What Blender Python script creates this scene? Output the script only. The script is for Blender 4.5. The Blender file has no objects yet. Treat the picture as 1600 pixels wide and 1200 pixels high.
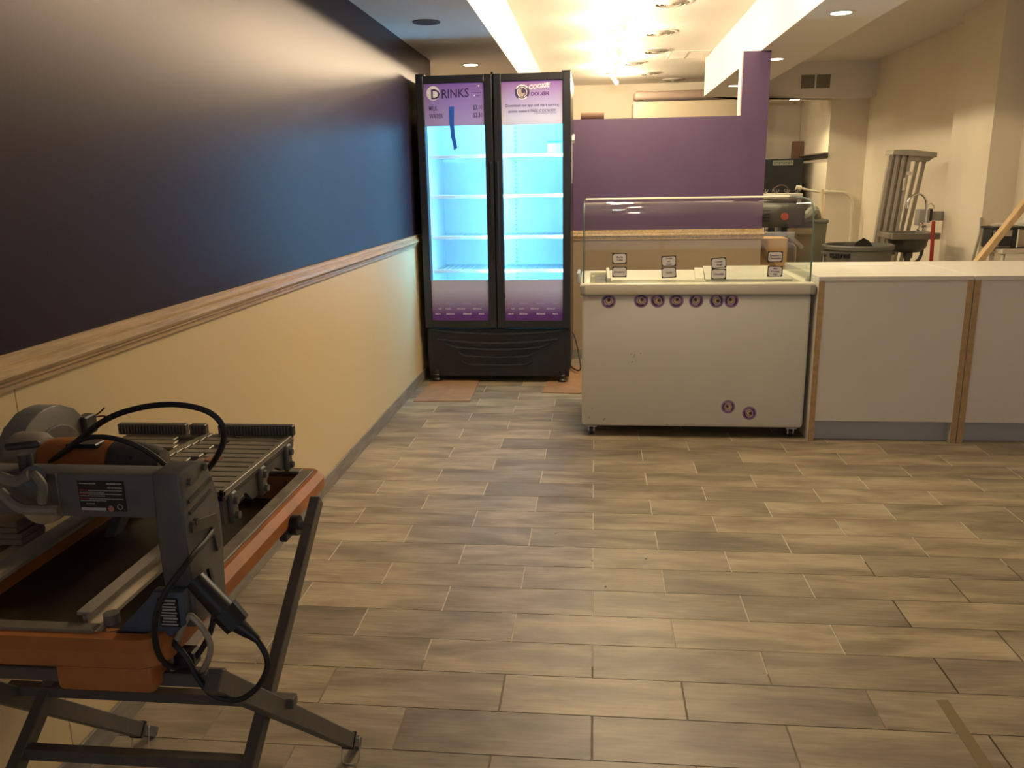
import bpy, bmesh, math, random
from mathutils import Vector, Matrix, Quaternion
random.seed(7)
scene = bpy.context.scene
COL = scene.collection

# ------------------------------------------------------------------ camera
FPX = 1280.0
CAMPOS = Vector((0.0, 0.0, 1.3972))
ROT = Matrix(((0.9950467, -0.0075364, 0.0991222),
              (0.0980754, 0.2371668, -0.9665056),
              (-0.0162246, 0.9714397, 0.2367312)))
cd = bpy.data.cameras.new('camera')
cd.sensor_width = 36.0
cd.lens = FPX / 1600.0 * 36.0
cd.clip_start = 0.05
cam = bpy.data.objects.new('camera', cd)
COL.objects.link(cam)
cam.matrix_world = Matrix.Translation(CAMPOS) @ ROT.to_4x4()
scene.camera = cam

# ------------------------------------------------------------------ world, exposure
w = bpy.data.worlds.new('night'); scene.world = w; w.use_nodes = True
w.node_tree.nodes['Background'].inputs[0].default_value = (0.30, 0.24, 0.17, 1)
w.node_tree.nodes['Background'].inputs[1].default_value = 0.02
scene.view_settings.view_transform = 'Standard'
scene.view_settings.look = 'None'
scene.view_settings.gamma = 1.0
scene.view_settings.use_curve_mapping = False
scene.view_settings.exposure = 0.25
scene.cycles.use_denoising = True
scene.cycles.max_bounces = 8
scene.cycles.transparent_max_bounces = 16
scene.cycles.sample_clamp_indirect = 4.0

# light strengths in one place
TRACK_W = 24.0
TRACK_COL = (1.0, 0.79, 0.51)
DOWN_W = 40.0
DOWN_COL = (1.0, 0.85, 0.49)
LED_E = 128.0
LED_COL = (0.15, 0.56, 1.0)

# ------------------------------------------------------------------ helpers
def ray(px, py):
    return ROT @ Vector((px - 800.0, -(py - 600.0), -FPX))
def at(px, py, X=None, Y=None, Z=None):
    d = ray(px, py)
    if X is not None: t = (X - CAMPOS.x) / d.x
    elif Y is not None: t = (Y - CAMPOS.y) / d.y
    else: t = (Z - CAMPOS.z) / d.z
    return CAMPOS + d * t

BASE = {}
def link(o):
    COL.objects.link(o); return o
def tag(o, label=None, cat=None, group=None, kind=None):
    if label: o['label'] = label
    if cat: o['category'] = cat
    if group: o['group'] = group
    if kind: o['kind'] = kind
    return o
def thing(name, loc, label, cat, group=None, rz=0):
    o = bpy.data.objects.new(name, None)
    o.empty_display_size = 0.05
    link(o); o.location = loc; o.rotation_euler = (0, 0, rz)
    BASE[o.name] = Vector(loc)
    return tag(o, label, cat, group)

class MB:
    def __init__(s): s.bm = bmesh.new()
    def merge(s, b):
        m = bpy.data.meshes.new('tmp'); b.to_mesh(m); b.free(); s.bm.from_mesh(m); bpy.data.meshes.remove(m); return s
    def add(s, vs, fs):
        vv = [s.bm.verts.new(v) for v in vs]
        for f in fs:
            try: s.bm.faces.new([vv[i] for i in f])
            except ValueError: pass
        return s
    def box(s, x0, x1, y0, y1, z0, z1, bev=0, seg=2, M=None):
        b = bmesh.new()
        vs = [b.verts.new((x, y, z)) for x in (x0, x1) for y in (y0, y1) for z in (z0, z1)]
        for f in ((0,1,3,2),(4,6,7,5),(0,4,5,1),(2,3,7,6),(0,2,6,4),(1,5,7,3)): b.faces.new([vs[i] for i in f])
        if bev: bmesh.ops.bevel(b, geom=b.edges[:], offset=bev, segments=seg, profile=0.5, affect='EDGES', clamp_overlap=True)
        if M is not None: b.transform(M)
        return s.merge(b)
    def bar(s, p, q, wd, h, up=(0, 0, 1), bev=0):
        p, q = Vector(p), Vector(q); d = q - p; L = d.length; z = d.normalized()
        x = Vector(up).cross(z)
        if x.length < 1e-5: x = Vector((1, 0, 0))
        x.normalize(); y = z.cross(x)
        M = Matrix.Translation(p) @ Matrix((x, y, z)).transposed().to_4x4()
        return s.box(-wd/2, wd/2, -h/2, h/2, 0, L, bev, 1, M)
    def cyl(s, p, q, r, r2=None, n=16):
        p, q = Vector(p), Vector(q); r2 = r if r2 is None else r2
        z = (q - p).normalized(); x = z.orthogonal().normalized(); y = z.cross(x)
        a, b = [], []
        for i in range(n):
            t = 2*math.pi*i/n; e = x*math.cos(t) + y*math.sin(t)
            a.append(s.bm.verts.new(p + e*r)); b.append(s.bm.verts.new(q + e*r2))
        for i in range(n):
            j = (i+1) % n; s.bm.faces.new((a[i], a[j], b[j], b[i]))
        s.bm.faces.new(a[::-1]); s.bm.faces.new(b)
        return s
    def tube(s, pts, r, n=8, smooth=True, closed=False, sub=6):
        P = [Vector(p) for p in pts]
        if smooth: P = catmull(P, sub, closed)
        m = len(P); rings = []; nrm = None
        for i in range(m):
            if closed: t = (P[(i+1) % m] - P[i-1]).normalized()
            else: t = (P[min(i+1, m-1)] - P[max(i-1, 0)]).normalized()
            if nrm is None: nrm = t.orthogonal().normalized()
            else: nrm = (nrm - t*nrm.dot(t)).normalized()
            bi = t.cross(nrm)
            rings.append([s.bm.verts.new(P[i] + (nrm*math.cos(2*math.pi*k/n) + bi*math.sin(2*math.pi*k/n))*r) for k in range(n)])
        for i in range(m if closed else m-1):
            A, B = rings[i], rings[(i+1) % m]
            for k in range(n): s.bm.faces.new((A[k], A[(k+1) % n], B[(k+1) % n], B[k]))
        if not closed:
            s.bm.faces.new(rings[0][::-1]); s.bm.faces.new(rings[-1])
        return s
    def prism(s, poly, axis, a, b, bev=0):
        t = bmesh.new()
        def v(u, w_, c): return {'x': (c, u, w_), 'y': (u, c, w_), 'z': (u, w_, c)}[axis]
        A = [t.verts.new(v(u, w_, a)) for u, w_ in poly]; B = [t.verts.new(v(u, w_, b)) for u, w_ in poly]
        n = len(poly)
        t.faces.new(A[::-1]); t.faces.new(B)
        for i in range(n): t.faces.new((A[i], A[(i+1) % n], B[(i+1) % n], B[i]))
        if bev: bmesh.ops.bevel(t, geom=t.edges[:], offset=bev, segments=2, profile=0.5, affect='EDGES', clamp_overlap=True)
        return s.merge(t)
    def lathe(s, c, prof, n=24, axis='z', a0=0, a1=2*math.pi):
        c = Vector(c); full = abs(a1-a0) > 6.28; rows = []
        N = n if full else n+1
        for r, z in prof:
            row = []
            for i in range(N):
                t = a0 + (a1-a0)*i/n
                u, v_ = r*math.cos(t), r*math.sin(t)
                row.append(s.bm.verts.new(c + Vector({'z': (u, v_, z), 'x': (z, u, v_), 'y': (u, z, v_)}[axis])))
            rows.append(row)
        for A, B in zip(rows, rows[1:]):
            for i in range(n):
                j = (i+1) % N
                s.bm.faces.new((A[i], A[j], B[j], B[i]))
        return s
    def build(s, name, mat, parent=None, smooth=False, loc=None, auto=40):
        bmesh.ops.recalc_face_normals(s.bm, faces=s.bm.faces[:])
        base = BASE[parent.name] if parent else (Vector(loc) if loc is not None else Vector((0, 0, 0)))
        bmesh.ops.translate(s.bm, verts=s.bm.verts[:], vec=-base)
        if smooth:
            for f in s.bm.faces: f.smooth = True
            for e in s.bm.edges:
                if len(e.link_faces) == 2 and e.calc_face_angle(0) > math.radians(auto): e.smooth = False
        me = bpy.data.meshes.new(name); s.bm.to_mesh(me); s.bm.free()
        o = link(bpy.data.objects.new(name, me))
        if mat: me.materials.append(mat)
        if parent: o.parent = parent
        else: o.location = base
        BASE[o.name] = base
        return o

def catmull(P, sub=6, closed=False):
    out = []; m = len(P)
    for i in range(m if closed else m-1):
        if closed: p0, p1, p2, p3 = P[i-1], P[i], P[(i+1) % m], P[(i+2) % m]
        else: p0, p1, p2, p3 = P[max(i-1, 0)], P[i], P[i+1], P[min(i+2, m-1)]
        for k in range(sub):
            t = k/sub
            out.append(0.5*((2*p1) + (p2-p0)*t + (2*p0-5*p1+4*p2-p3)*t*t + (-p0+3*p1-3*p2+p3)*t**3))
    if not closed: out.append(P[-1])
    return out

def struct(o): o['kind'] = 'structure'; return o

def text(body, h, mat, parent, org, xd=(1, 0, 0), yd=(0, 0, 1), align='LEFT', sx=1.0, weight=0.0, shear=0.0, name='lettering', depth=0.0006, spacing=1.0):
    c = bpy.data.curves.new('t', 'FONT'); c.body = body; c.size = h*1.38; c.align_x = align; c.extrude = depth
    c.resolution_u = 2; c.offset = weight; c.shear = shear; c.space_character = spacing
    to = bpy.data.objects.new('t', c)
    me = bpy.data.meshes.new_from_object(to)
    bpy.data.objects.remove(to); bpy.data.curves.remove(c)
    xd, yd = Vector(xd).normalized(), Vector(yd).normalized(); zd = xd.cross(yd)
    M = Matrix.Translation(Vector(org)) @ Matrix((xd*sx, yd, zd)).transposed().to_4x4()
    me.transform(Matrix.Translation(-BASE[parent.name]) @ M)
    me.name = name; me.materials.clear(); me.materials.append(mat)
    o = link(bpy.data.objects.new(name, me)); o.parent = parent; BASE[o.name] = BASE[parent.name]
    return o

def disc(c, r, y, t=0.0006, n=32, r_in=0, a0=0, a1=2*math.pi):
    """a flat ring or disc facing -Y, centre (x, z), front at y"""
    b = MB(); x0, z0 = c
    full = abs(a1-a0) > 6.28
    N = n if full else n+1
    for yy in (y,):
        o = [b.bm.verts.new((x0+r*math.cos(a0+(a1-a0)*i/n), yy, z0+r*math.sin(a0+(a1-a0)*i/n))) for i in range(N)]
        if r_in:
            q = [b.bm.verts.new((x0+r_in*math.cos(a0+(a1-a0)*i/n), yy, z0+r_in*math.sin(a0+(a1-a0)*i/n))) for i in range(N)]
            for i in range(n):
                j = (i+1) % N; b.bm.faces.new((o[i], o[j], q[j], q[i]))
        else: b.bm.faces.new(o)
    g = bmesh.ops.extrude_face_region(b.bm, geom=b.bm.faces[:])
    bmesh.ops.translate(b.bm, verts=[v for v in g['geom'] if isinstance(v, bmesh.types.BMVert)], vec=(0, t, 0))
    return b

# ------------------------------------------------------------------ materials
MATS = {}
def mat(name, col=(0.5, 0.5, 0.5), rough=0.5, metal=0.0, emit=None, es=0.0, spec=0.5, vary=0.0, vscale=6.0, col2=None, bump=0.0, bscale=40.0, stretch=(1, 1, 1), coat=0.0, rvary=0.0):
    if name in MATS: return MATS[name]
    m = bpy.data.materials.new(name); m.use_nodes = True; MATS[name] = m
    nt = m.node_tree; N = nt.nodes; L = nt.links; p = N['Principled BSDF']
    p.inputs['Base Color'].default_value = (*col, 1); p.inputs['Roughness'].default_value = rough
    p.inputs['Metallic'].default_value = metal; p.inputs['Specular IOR Level'].default_value = spec
    p.inputs['Coat Weight'].default_value = coat
    if emit: p.inputs['Emission Color'].default_value = (*emit, 1); p.inputs['Emission Strength'].default_value = es
    if vary or bump or rvary:
        tc = N.new('ShaderNodeTexCoord'); mp = N.new('ShaderNodeMapping'); mp.inputs['Scale'].default_value = stretch
        L.new(tc.outputs['Object'], mp.inputs[0])
    if vary or rvary:
        n = N.new('ShaderNodeTexNoise'); n.inputs['Scale'].default_value = vscale; n.inputs['Detail'].default_value = 5; n.inputs['Roughness'].default_value = 0.6
        L.new(mp.outputs[0], n.inputs['Vector'])
        r = N.new('ShaderNodeValToRGB')
        c2 = col2 or tuple(max(0, c*(1-vary)) for c in col)
        r.color_ramp.elements[0].position = 0.35; r.color_ramp.elements[1].position = 0.65
        r.color_ramp.elements[0].color = (*c2, 1); r.color_ramp.elements[1].color = (*col, 1)
        L.new(n.outputs['Fac'], r.inputs[0])
        if vary: L.new(r.outputs[0], p.inputs['Base Color'])
        if rvary:
            mr = N.new('ShaderNodeMapRange'); mr.inputs['To Min'].default_value = max(0.03, rough-rvary); mr.inputs['To Max'].default_value = min(1, rough+rvary)
            L.new(n.outputs['Fac'], mr.inputs['Value']); L.new(mr.outputs[0], p.inputs['Roughness'])
    if bump:
        n2 = N.new('ShaderNodeTexNoise'); n2.inputs['Scale'].default_value = bscale; n2.inputs['Detail'].default_value = 4
        L.new(mp.outputs[0], n2.inputs['Vector'])
        b = N.new('ShaderNodeBump'); b.inputs['Strength'].default_value = bump; b.inputs['Distance'].default_value = 0.01
        L.new(n2.outputs['Fac'], b.inputs['Height']); L.new(b.outputs[0], p.inputs['Normal'])
    return m

def glass_mat(name, tint=(0.93, 0.97, 0.95), ior=1.45, rough=0.02):
    m = bpy.data.materials.new(name); m.use_nodes = True; nt = m.node_tree; nt.nodes.clear(); N = nt.nodes; L = nt.links
    o = N.new('ShaderNodeOutputMaterial'); mx = N.new('ShaderNodeMixShader'); fr = N.new('ShaderNodeFresnel'); fr.inputs[0].default_value = ior
    t = N.new('ShaderNodeBsdfTransparent'); t.inputs[0].default_value = (*tint, 1)
    ge = N.new('ShaderNodeNewGeometry'); iv = N.new('ShaderNodeMath'); iv.operation = 'SUBTRACT'; iv.inputs[0].default_value = 1.0; L.new(ge.outputs['Backfacing'], iv.inputs[1])
    mu = N.new('ShaderNodeMath'); mu.operation = 'MULTIPLY'; L.new(iv.outputs[0], mu.inputs[0]); L.new(fr.outputs[0], mu.inputs[1])
    g = N.new('ShaderNodeBsdfGlossy'); g.inputs['Roughness'].default_value = rough
    L.new(mu.outputs[0], mx.inputs[0]); L.new(t.outputs[0], mx.inputs[1]); L.new(g.outputs[0], mx.inputs[2]); L.new(mx.outputs[0], o.inputs[0])
    return m

def film_mat(name, c_low, c_high, z0, z1, p0=0.0, p1=1.0, transl=0.5):
    """printed film with a printed colour fade from c_low (bottom) to c_high (top), partly translucent"""
    m = bpy.data.materials.new(name); m.use_nodes = True; nt = m.node_tree; nt.nodes.clear(); N = nt.nodes; L = nt.links
    o = N.new('ShaderNodeOutputMaterial'); mx = N.new('ShaderNodeMixShader'); mx.inputs[0].default_value = transl
    d = N.new('ShaderNodeBsdfDiffuse'); t = N.new('ShaderNodeBsdfTranslucent')
    tc = N.new('ShaderNodeTexCoord'); sp = N.new('ShaderNodeSeparateXYZ'); mr = N.new('ShaderNodeMapRange')
    L.new(tc.outputs['Object'], sp.inputs[0]); L.new(sp.outputs['Z'], mr.inputs['Value'])
    mr.inputs['From Min'].default_value = z0; mr.inputs['From Max'].default_value = z1
    r = N.new('ShaderNodeValToRGB'); r.color_ramp.elements[0].position = p0; r.color_ramp.elements[1].position = p1
    r.color_ramp.elements[0].color = (*c_low, 1); r.color_ramp.elements[1].color = (*c_high, 1)
    L.new(mr.outputs[0], r.inputs[0]); L.new(r.outputs[0], d.inputs[0]); L.new(r.outputs[0], t.inputs[0])
    L.new(d.outputs[0], mx.inputs[1]); L.new(t.outputs[0], mx.inputs[2]); L.new(mx.outputs[0], o.inputs[0])
    return m

def tile_mat():
    m = bpy.data.materials.new('wood_look_tile'); m.use_nodes = True; nt = m.node_tree; N = nt.nodes; L = nt.links; p = N['Principled BSDF']
    tc = N.new('ShaderNodeTexCoord'); oi = N.new('ShaderNodeObjectInfo'); ml = N.new('ShaderNodeMath'); ml.operation = 'MULTIPLY'; ml.inputs[1].default_value = 53.0
    L.new(oi.outputs['Random'], ml.inputs[0])
    cb = N.new('ShaderNodeCombineXYZ'); L.new(ml.outputs[0], cb.inputs[0]); L.new(ml.outputs[0], cb.inputs[1])
    ad = N.new('ShaderNodeVectorMath'); ad.operation = 'ADD'; L.new(tc.outputs['Object'], ad.inputs[0]); L.new(cb.outputs[0], ad.inputs[1])
    def noise(sc, stretch, det, dist=0.0):
        mp = N.new('ShaderNodeMapping'); mp.inputs['Scale'].default_value = stretch; L.new(ad.outputs[0], mp.inputs[0])
        n = N.new('ShaderNodeTexNoise'); n.inputs['Scale'].default_value = sc; n.inputs['Detail'].default_value = det; n.inputs['Distortion'].default_value = dist
        L.new(mp.outputs[0], n.inputs['Vector']); return n
    big = noise(3.0, (0.9, 3.2, 1), 4, 0.6); fine = noise(14.0, (0.6, 7.0, 1), 5, 0.3)
    def ramp(src, a, b, p0=0.3, p1=0.7):
        r = N.new('ShaderNodeValToRGB'); r.color_ramp.elements[0].position = p0; r.color_ramp.elements[1].position = p1
        r.color_ramp.elements[0].color = (*a, 1); r.color_ramp.elements[1].color = (*b, 1); L.new(src, r.inputs[0]); return r
    base = ramp(big.outputs['Fac'], (0.215, 0.176, 0.125), (0.46, 0.39, 0.28), 0.32, 0.66)
    fn = ramp(fine.outputs['Fac'], (0.80, 0.79, 0.78), (1.08, 1.08, 1.08), 0.3, 0.7)
    mu = N.new('ShaderNodeMix'); mu.data_type = 'RGBA'; mu.blend_type = 'MULTIPLY'; mu.inputs[0].default_value = 1.0
    L.new(base.outputs[0], mu.inputs[6]); L.new(fn.outputs[0], mu.inputs[7])
    rv = ramp(oi.outputs['Random'], (0.74, 0.735, 0.74), (1.14, 1.12, 1.07), 0.0, 1.0)
    mu2 = N.new('ShaderNodeMix'); mu2.data_type = 'RGBA'; mu2.blend_type = 'MULTIPLY'; mu2.inputs[0].default_value = 1.0
    L.new(mu.outputs[2], mu2.inputs[6]); L.new(rv.outputs[0], mu2.inputs[7])
    L.new(mu2.outputs[2], p.inputs['Base Color'])
    p.inputs['Roughness'].default_value = 0.42
    b = N.new('ShaderNodeBump'); b.inputs['Strength'].default_value = 0.12; b.inputs['Distance'].default_value = 0.004
    L.new(fine.outputs['Fac'], b.inputs['Height']); L.new(b.outputs[0], p.inputs['Normal'])
    return m

TILE = tile_mat()
GLASS = glass_mat('freezer_glass', (0.945, 0.96, 0.935), 1.5, 0.03)
DGLASS = glass_mat('door_glass', (0.96, 0.98, 0.98), 1.3, 0.02)
CEIL = mat('ceiling_paint', (0.80, 0.76, 0.70), 0.8, bump=0.05, bscale=60)
CREAM = mat('wainscot_cream', (0.72, 0.57, 0.325), 0.45, spec=0.25, bump=0.02, bscale=90)
WHITEWALL = mat('white_wall_paint', (0.78, 0.71, 0.58), 0.7, vary=0.06, vscale=1.5)
PURPLE = mat('purple_paint', (0.120, 0.070, 0.160), 0.42, vary=0.15, vscale=2.0, bump=0.03, bscale=120)
DARKPURPLE = mat('dark_purple_paint', (0.029, 0.0195, 0.029), 0.36, spec=0.17, vary=0.12, vscale=1.2, bump=0.02, bscale=150)
DARKPURPLE.node_tree.nodes['Principled BSDF'].inputs['Specular Tint'].default_value = (1.0, 0.74, 0.74, 1)
OAK = mat('oak_moulding', (0.62, 0.43, 0.23), 0.35, vary=0.35, vscale=9, stretch=(8, 0.6, 8))
GROUT = mat('grout', (0.66, 0.60, 0.50), 0.9, vary=0.2, vscale=20)
THINSET = mat('bare_joint', (0.10, 0.085, 0.07), 0.95)
BLACK = mat('black_plastic', (0.012, 0.012, 0.015), 0.38, vary=0.3, vscale=8)
BLACKMET = mat('black_coated_steel', (0.016, 0.016, 0.020), 0.30)
LINER = mat('white_liner', (0.82, 0.86, 0.86), 0.28)
WHITE = mat('white_enamel', (0.74, 0.72, 0.66), 0.35, vary=0.05, vscale=1.2)
MELA = mat('white_melamine', (0.74, 0.71, 0.66), 0.4, vary=0.03, vscale=3)
RAWEDGE = mat('raw_board_edge', (0.50, 0.34, 0.17), 0.75, vary=0.25, vscale=40)
KICK = mat('grey_kick', (0.50, 0.51, 0.55), 0.5)
ALU = mat('brushed_aluminium', (0.62, 0.60, 0.56), 0.35, 0.9, vary=0.15, vscale=4, stretch=(0.3, 6, 6))
CREAMPLAS = mat('cream_plastic', (0.70, 0.66, 0.54), 0.4)
CARD = mat('cardboard', (0.38, 0.22, 0.12), 0.85, vary=0.2, vscale=7)
CHROME = mat('chrome', (0.75, 0.74, 0.72), 0.12, 1.0)
RUBBER = mat('black_rubber', (0.012, 0.011, 0.011), 0.55)

# ------------------------------------------------------------------ room shell
XL, XR, YB = -1.26, 3.24, 12.1
ZS, ZC = 2.325, 2.72
SX0, SX1, BX0, BX1 = -1.26, -0.665, 1.21, 1.665
fl = struct(MB().box(-2.6, XR+0.2, -3.2, YB+0.2, -0.06, -0.007).build('floor', THINSET))
ce = struct(MB().box(-2.6, XR+0.2, -3.2, YB+0.2, ZC, ZC+0.06).build('ceiling', CEIL))

# floor tiles: 0.508 x 0.176 m, half-bond, joints at TX0 + n*0.254
HT, RW, TX0, TY0 = 0.254, 0.17612, 0.0028, 1.7700
GE, GR = 0.0046, 0.0022
def tile_mesh(x0, x1, y0, y1):
    b = MB(); t = 0.0006
    vs = [(x0, y0, -0.007), (x1, y0, -0.007), (x1, y1, -0.007), (x0, y1, -0.007), (x0, y0, -t), (x1, y0, -t), (x1, y1, -t), (x0, y1, -t),
          (x0+t, y0+t, 0), (x1-t, y0+t, 0), (x1-t, y1-t, 0), (x0+t, y1-t, 0)]
    fs = [(4,5,1,0),(5,6,2,1),(6,7,3,2),(7,4,0,3),(8,9,5,4),(9,10,6,5),(10,11,7,6),(11,8,4,7),(8,11,10,9)]
    return vs, fs
def in_view(x, y):
    d = ROT.transposed() @ (Vector((x, y, 0)) - CAMPOS)
    if d.z > -0.2: return False
    px, py = 800 + FPX*d.x/-d.z, 600 - FPX*d.y/-d.z
    return -10 < px < 1610 and py < 1210
def hidden(x, y):
    return (-0.2 < x < 1.16 and y > 4.75) or (x > 1.10 and y > 4.55) or (y > 5.95)
field = MB(); fullme = None; ntile = 0
for r in range(-16, 30):
    y0 = TY0 + r*RW + GR/2; y1 = y0 + RW - GR
    n = -7 if r % 2 else -6
    while True:
        xa = TX0 + n*HT + GE/2; xb = xa + 2*HT - GE; n += 2
        if xa > XR: break
        cut = xa < XL
        xa = max(xa, XL+0.003); xb = min(xb, XR)
        if xb - xa < 0.01: continue
        pts = [(x, y) for x in (xa, (xa+xb)/2, xb) for y in (y0, y1)]
        if any(in_view(*p) for p in pts) and not all(hidden(*p) for p in pts):
            cx, cy = (xa+xb)/2, (y0+y1)/2
            vs, fs = tile_mesh(xa-cx, xb-cx, y0-cy, y1-cy)
            if not cut and xb < XR:
                if fullme is None:
                    fullme = bpy.data.meshes.new('floor_tile'); fullme.from_pydata(vs, [], fs); fullme.materials.append(TILE); fullme.validate()
                me = fullme
            else:
                me = bpy.data.meshes.new('floor_tile'); me.from_pydata(vs, [], fs); me.materials.append(TILE)
            o = link(bpy.data.objects.new('floor_tile', me)); o.parent = fl
            o.location = (cx, cy, random.uniform(-0.0003, 0.0)); o.rotation_euler = (random.uniform(-.0018, .0018), random.uniform(-.0006, .0006), 0)
            ntile += 1
        else:
            vs, fs = tile_mesh(xa, xb, y0, y1); field.add(vs, fs)
o = field.build('tile_field', TILE, fl); o['kind'] = 'stuff'
# light grout, only where the floor has been grouted already
g = MB().box(XL, 0.945, 2.18, 6.9, -0.007, -0.0014).box(0.945, XR, 2.95, 6.9, -0.007, -0.0014)
g.build('grout', GROUT, fl)
MB().box(XL, 0.945, -1.0, 2.18, -0.007, -0.0016).build('fresh_grout', mat('grout_damp', (0.30, 0.25, 0.19), 0.9, vary=0.3, vscale=12), fl)

# left wall: dark paint above, cream panels below
wl = struct(MB().box(XL-0.12, XL, -3.0, 6.56, 0, ZC).build('wall_left', DARKPURPLE))
for a, b in ((-3.0, 0.39), (0.393, 1.612), (1.615, 6.56)):
    MB().box(XL, XL+0.006, a, b, 0.0, 1.0).build('wainscot_panel', CREAM, wl)
ra = [(0.006, 0.985), (0.016, 0.985), (0.016, 0.997), (0.022, 1.000), (0.022, 1.006), (0.028, 1.010), (0.033, 1.018), (0.030, 1.030), (0.024, 1.034), (0.024, 1.042), (0.016, 1.046), (0.014, 1.056), (0.006, 1.060), (0.0, 1.060), (0.0, 0.985)]
struct(MB().prism([(XL+u, v) for u, v in ra], 'y', -3.0, 5.9).build('trim_1', OAK, smooth=False))
bb = struct(MB().box(XL+0.006, XL+0.008, -3.0, 6.56, 0, 0.074).build('baseboard_left', GROUT))
BBT = mat('baseboard_tile', (0.30, 0.27, 0.23), 0.5, vary=0.35, vscale=5, stretch=(1, 1.2, 6))
ys = [-0.5 + 0.4935*i for i in range(0, 15)]
for a, b in zip(ys, ys[1:]):
    if b < 6.5: MB().box(XL+0.008, XL+0.017, a+0.0012-0.007, b-0.0012-0.007, 0.0, 0.078+random.uniform(-.001, .001), 0.001, 1).build('baseboard_tile', BBT, bb)
# far left return beyond the corner, back wall, right wall, wall behind the camera
struct(MB().box(-1.62, -1.5, 6.44, YB, 0, ZC).box(-1.5, XL-0.12, 6.44, 6.56, 0, ZC).build('wall_left_far', WHITEWALL))
struct(MB().box(-1.62, XR+0.2, YB, YB+0.12, 0, ZC).build('wall_back', WHITEWALL))
struct(MB().box(XR, XR+0.12, -3.0, YB, 0, ZC).build('wall_right', WHITEWALL))
struct(MB().box(-1.4, XR+0.12, -3.12, -3.0, 0, ZC).build('wall_front', mat('front_wall_paint', (0.30, 0.26, 0.22), 0.7)))
# added glowing window behind the camera, front fill for saw and counter fronts
FILL_GLOW = mat('fill_pane_glow', (0.1, 0.1, 0.12), 0.3, emit=(0.80, 0.86, 1.0), es=0.95)
wi = struct(MB().box(-0.95, 2.85, -3.0, -2.94, 0.55, 0.61).box(-0.95, 2.85, -3.0, -2.94, 2.29, 2.35).box(-0.95, -0.89, -3.0, -2.94, 0.61, 2.29).box(2.79, 2.85, -3.0, -2.94, 0.61, 2.29).box(0.92, 0.98, -3.0, -2.94, 0.61, 2.29).build('added_fill_window', BLACKMET))
for a, b in ((-0.89, 0.92), (0.98, 2.79)): MB().box(a, b, -2.985, -2.975, 0.61, 2.29).build('fill_pane', FILL_GLOW, wi)
# ceiling drops
struct(MB().box(-1.5, SX1, -3.0, YB-0.6, ZS, ZC).build('ceiling_soffit', CEIL))
bm_ = MB()
pl = [(BX0, -3.0), (BX1, -3.0), (BX1, 10.40), (XR, 10.40), (XR, 10.78), (1.75, 10.78)]
cxr, cyr, rr = 1.62, 9.88, 0.41
pl += [(cxr + 0.1 - 0.1, 10.60)] if False else []
for i in range(9):
    t = math.radians(70 + 110*i/8); pl.append((cxr + rr*math.cos(t)*1.0, cyr + 0.75*rr*math.sin(t)))
bm_.prism(pl, 'z', ZS, ZC)
struct(bm_.build('ceiling_beam', CEIL))
# pilaster and stub wall
struct(MB().box(3.02, XR, 6.88, 7.62, 0, ZC).build('wall_pilaster', WHITEWALL))
struct(MB().box(2.80, XR, 10.62, YB, 0, ZS+0.1).build('wall_stub', WHITEWALL))

# purple partition with cut-out window above the low part
YP = 6.60
pw = struct(MB().prism([(XL, 0), (1.285, 0), (1.285, ZS), (1.085, ZS), (1.085, 1.872), (XL, 1.872)], 'y', YP, YP+0.11).build('wall_partition', PURPLE))
MB().box(XL, 1.285, YP-0.006, YP, 0.0, 0.985).build('wainscot_panel', mat('wainscot_tan', (0.34, 0.25, 0.17), 0.5), pw)
MB().box(1.075, 1.085, YP-0.002, YP+0.112, 1.872, ZS).build('opening_jamb', mat('pale_jamb', (0.72, 0.62, 0.62), 0.6), pw)
struct(MB().prism([(YP-u, v-0.026) for u, v in ra], 'x', XL, 1.30).build('trim_2', OAK))
struct(MB().box(XL, 1.285, YP-0.016, YP-0.006, 0.0, 0.078).build('baseboard_partition', BBT))

# ------------------------------------------------------------------ display refrigerator
FX0, FX1, FY = -1.205, -0.165, 5.72
FXM = -0.685
fr = thing('display_refrigerator', (FXM, 6.08, 0.0), 'tall black two-door glass refrigerator glowing blue beside the dark wall', 'refrigerator')
c = MB()
t = 0.035
c.box(FX0, FX0+t, FY+0.06, FY+0.72, 0.10, 2.115, 0.004, 1).box(FX1-t, FX1, FY+0.06, FY+0.72, 0.10, 2.115, 0.004, 1)
c.box(FX0+t, FX1-t, FY+0.06, FY+0.72, 2.07, 2.115).box(FX0+t, FX1-t, FY+0.06, FY+0.72, 0.10, 0.40)
c.box(FX0+t, FX1-t, FY+0.69, FY+0.72, 0.40, 2.07)
c.build('cabinet', BLACKMET, fr)
ln = MB()
ix0, ix1, iy0, iy1, iz0, iz1 = FX0+t, FX1-t, FY+0.075, FY+0.69, 0.40, 2.07
ln.box(ix0, ix0+0.012, iy0, iy1, iz0, iz1).box(ix1-0.012, ix1, iy0, iy1, iz0, iz1).box(ix0+.012, ix1-.012, iy1-0.012, iy1, iz0, iz1)
ln.box(ix0+.012, ix1-.012, iy0, iy1-.012, iz0, iz0+0.012).box(ix0+.012, ix1-.012, iy0, iy1-.012, iz1-0.012, iz1)
ln.build('liner', LINER, fr)
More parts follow.
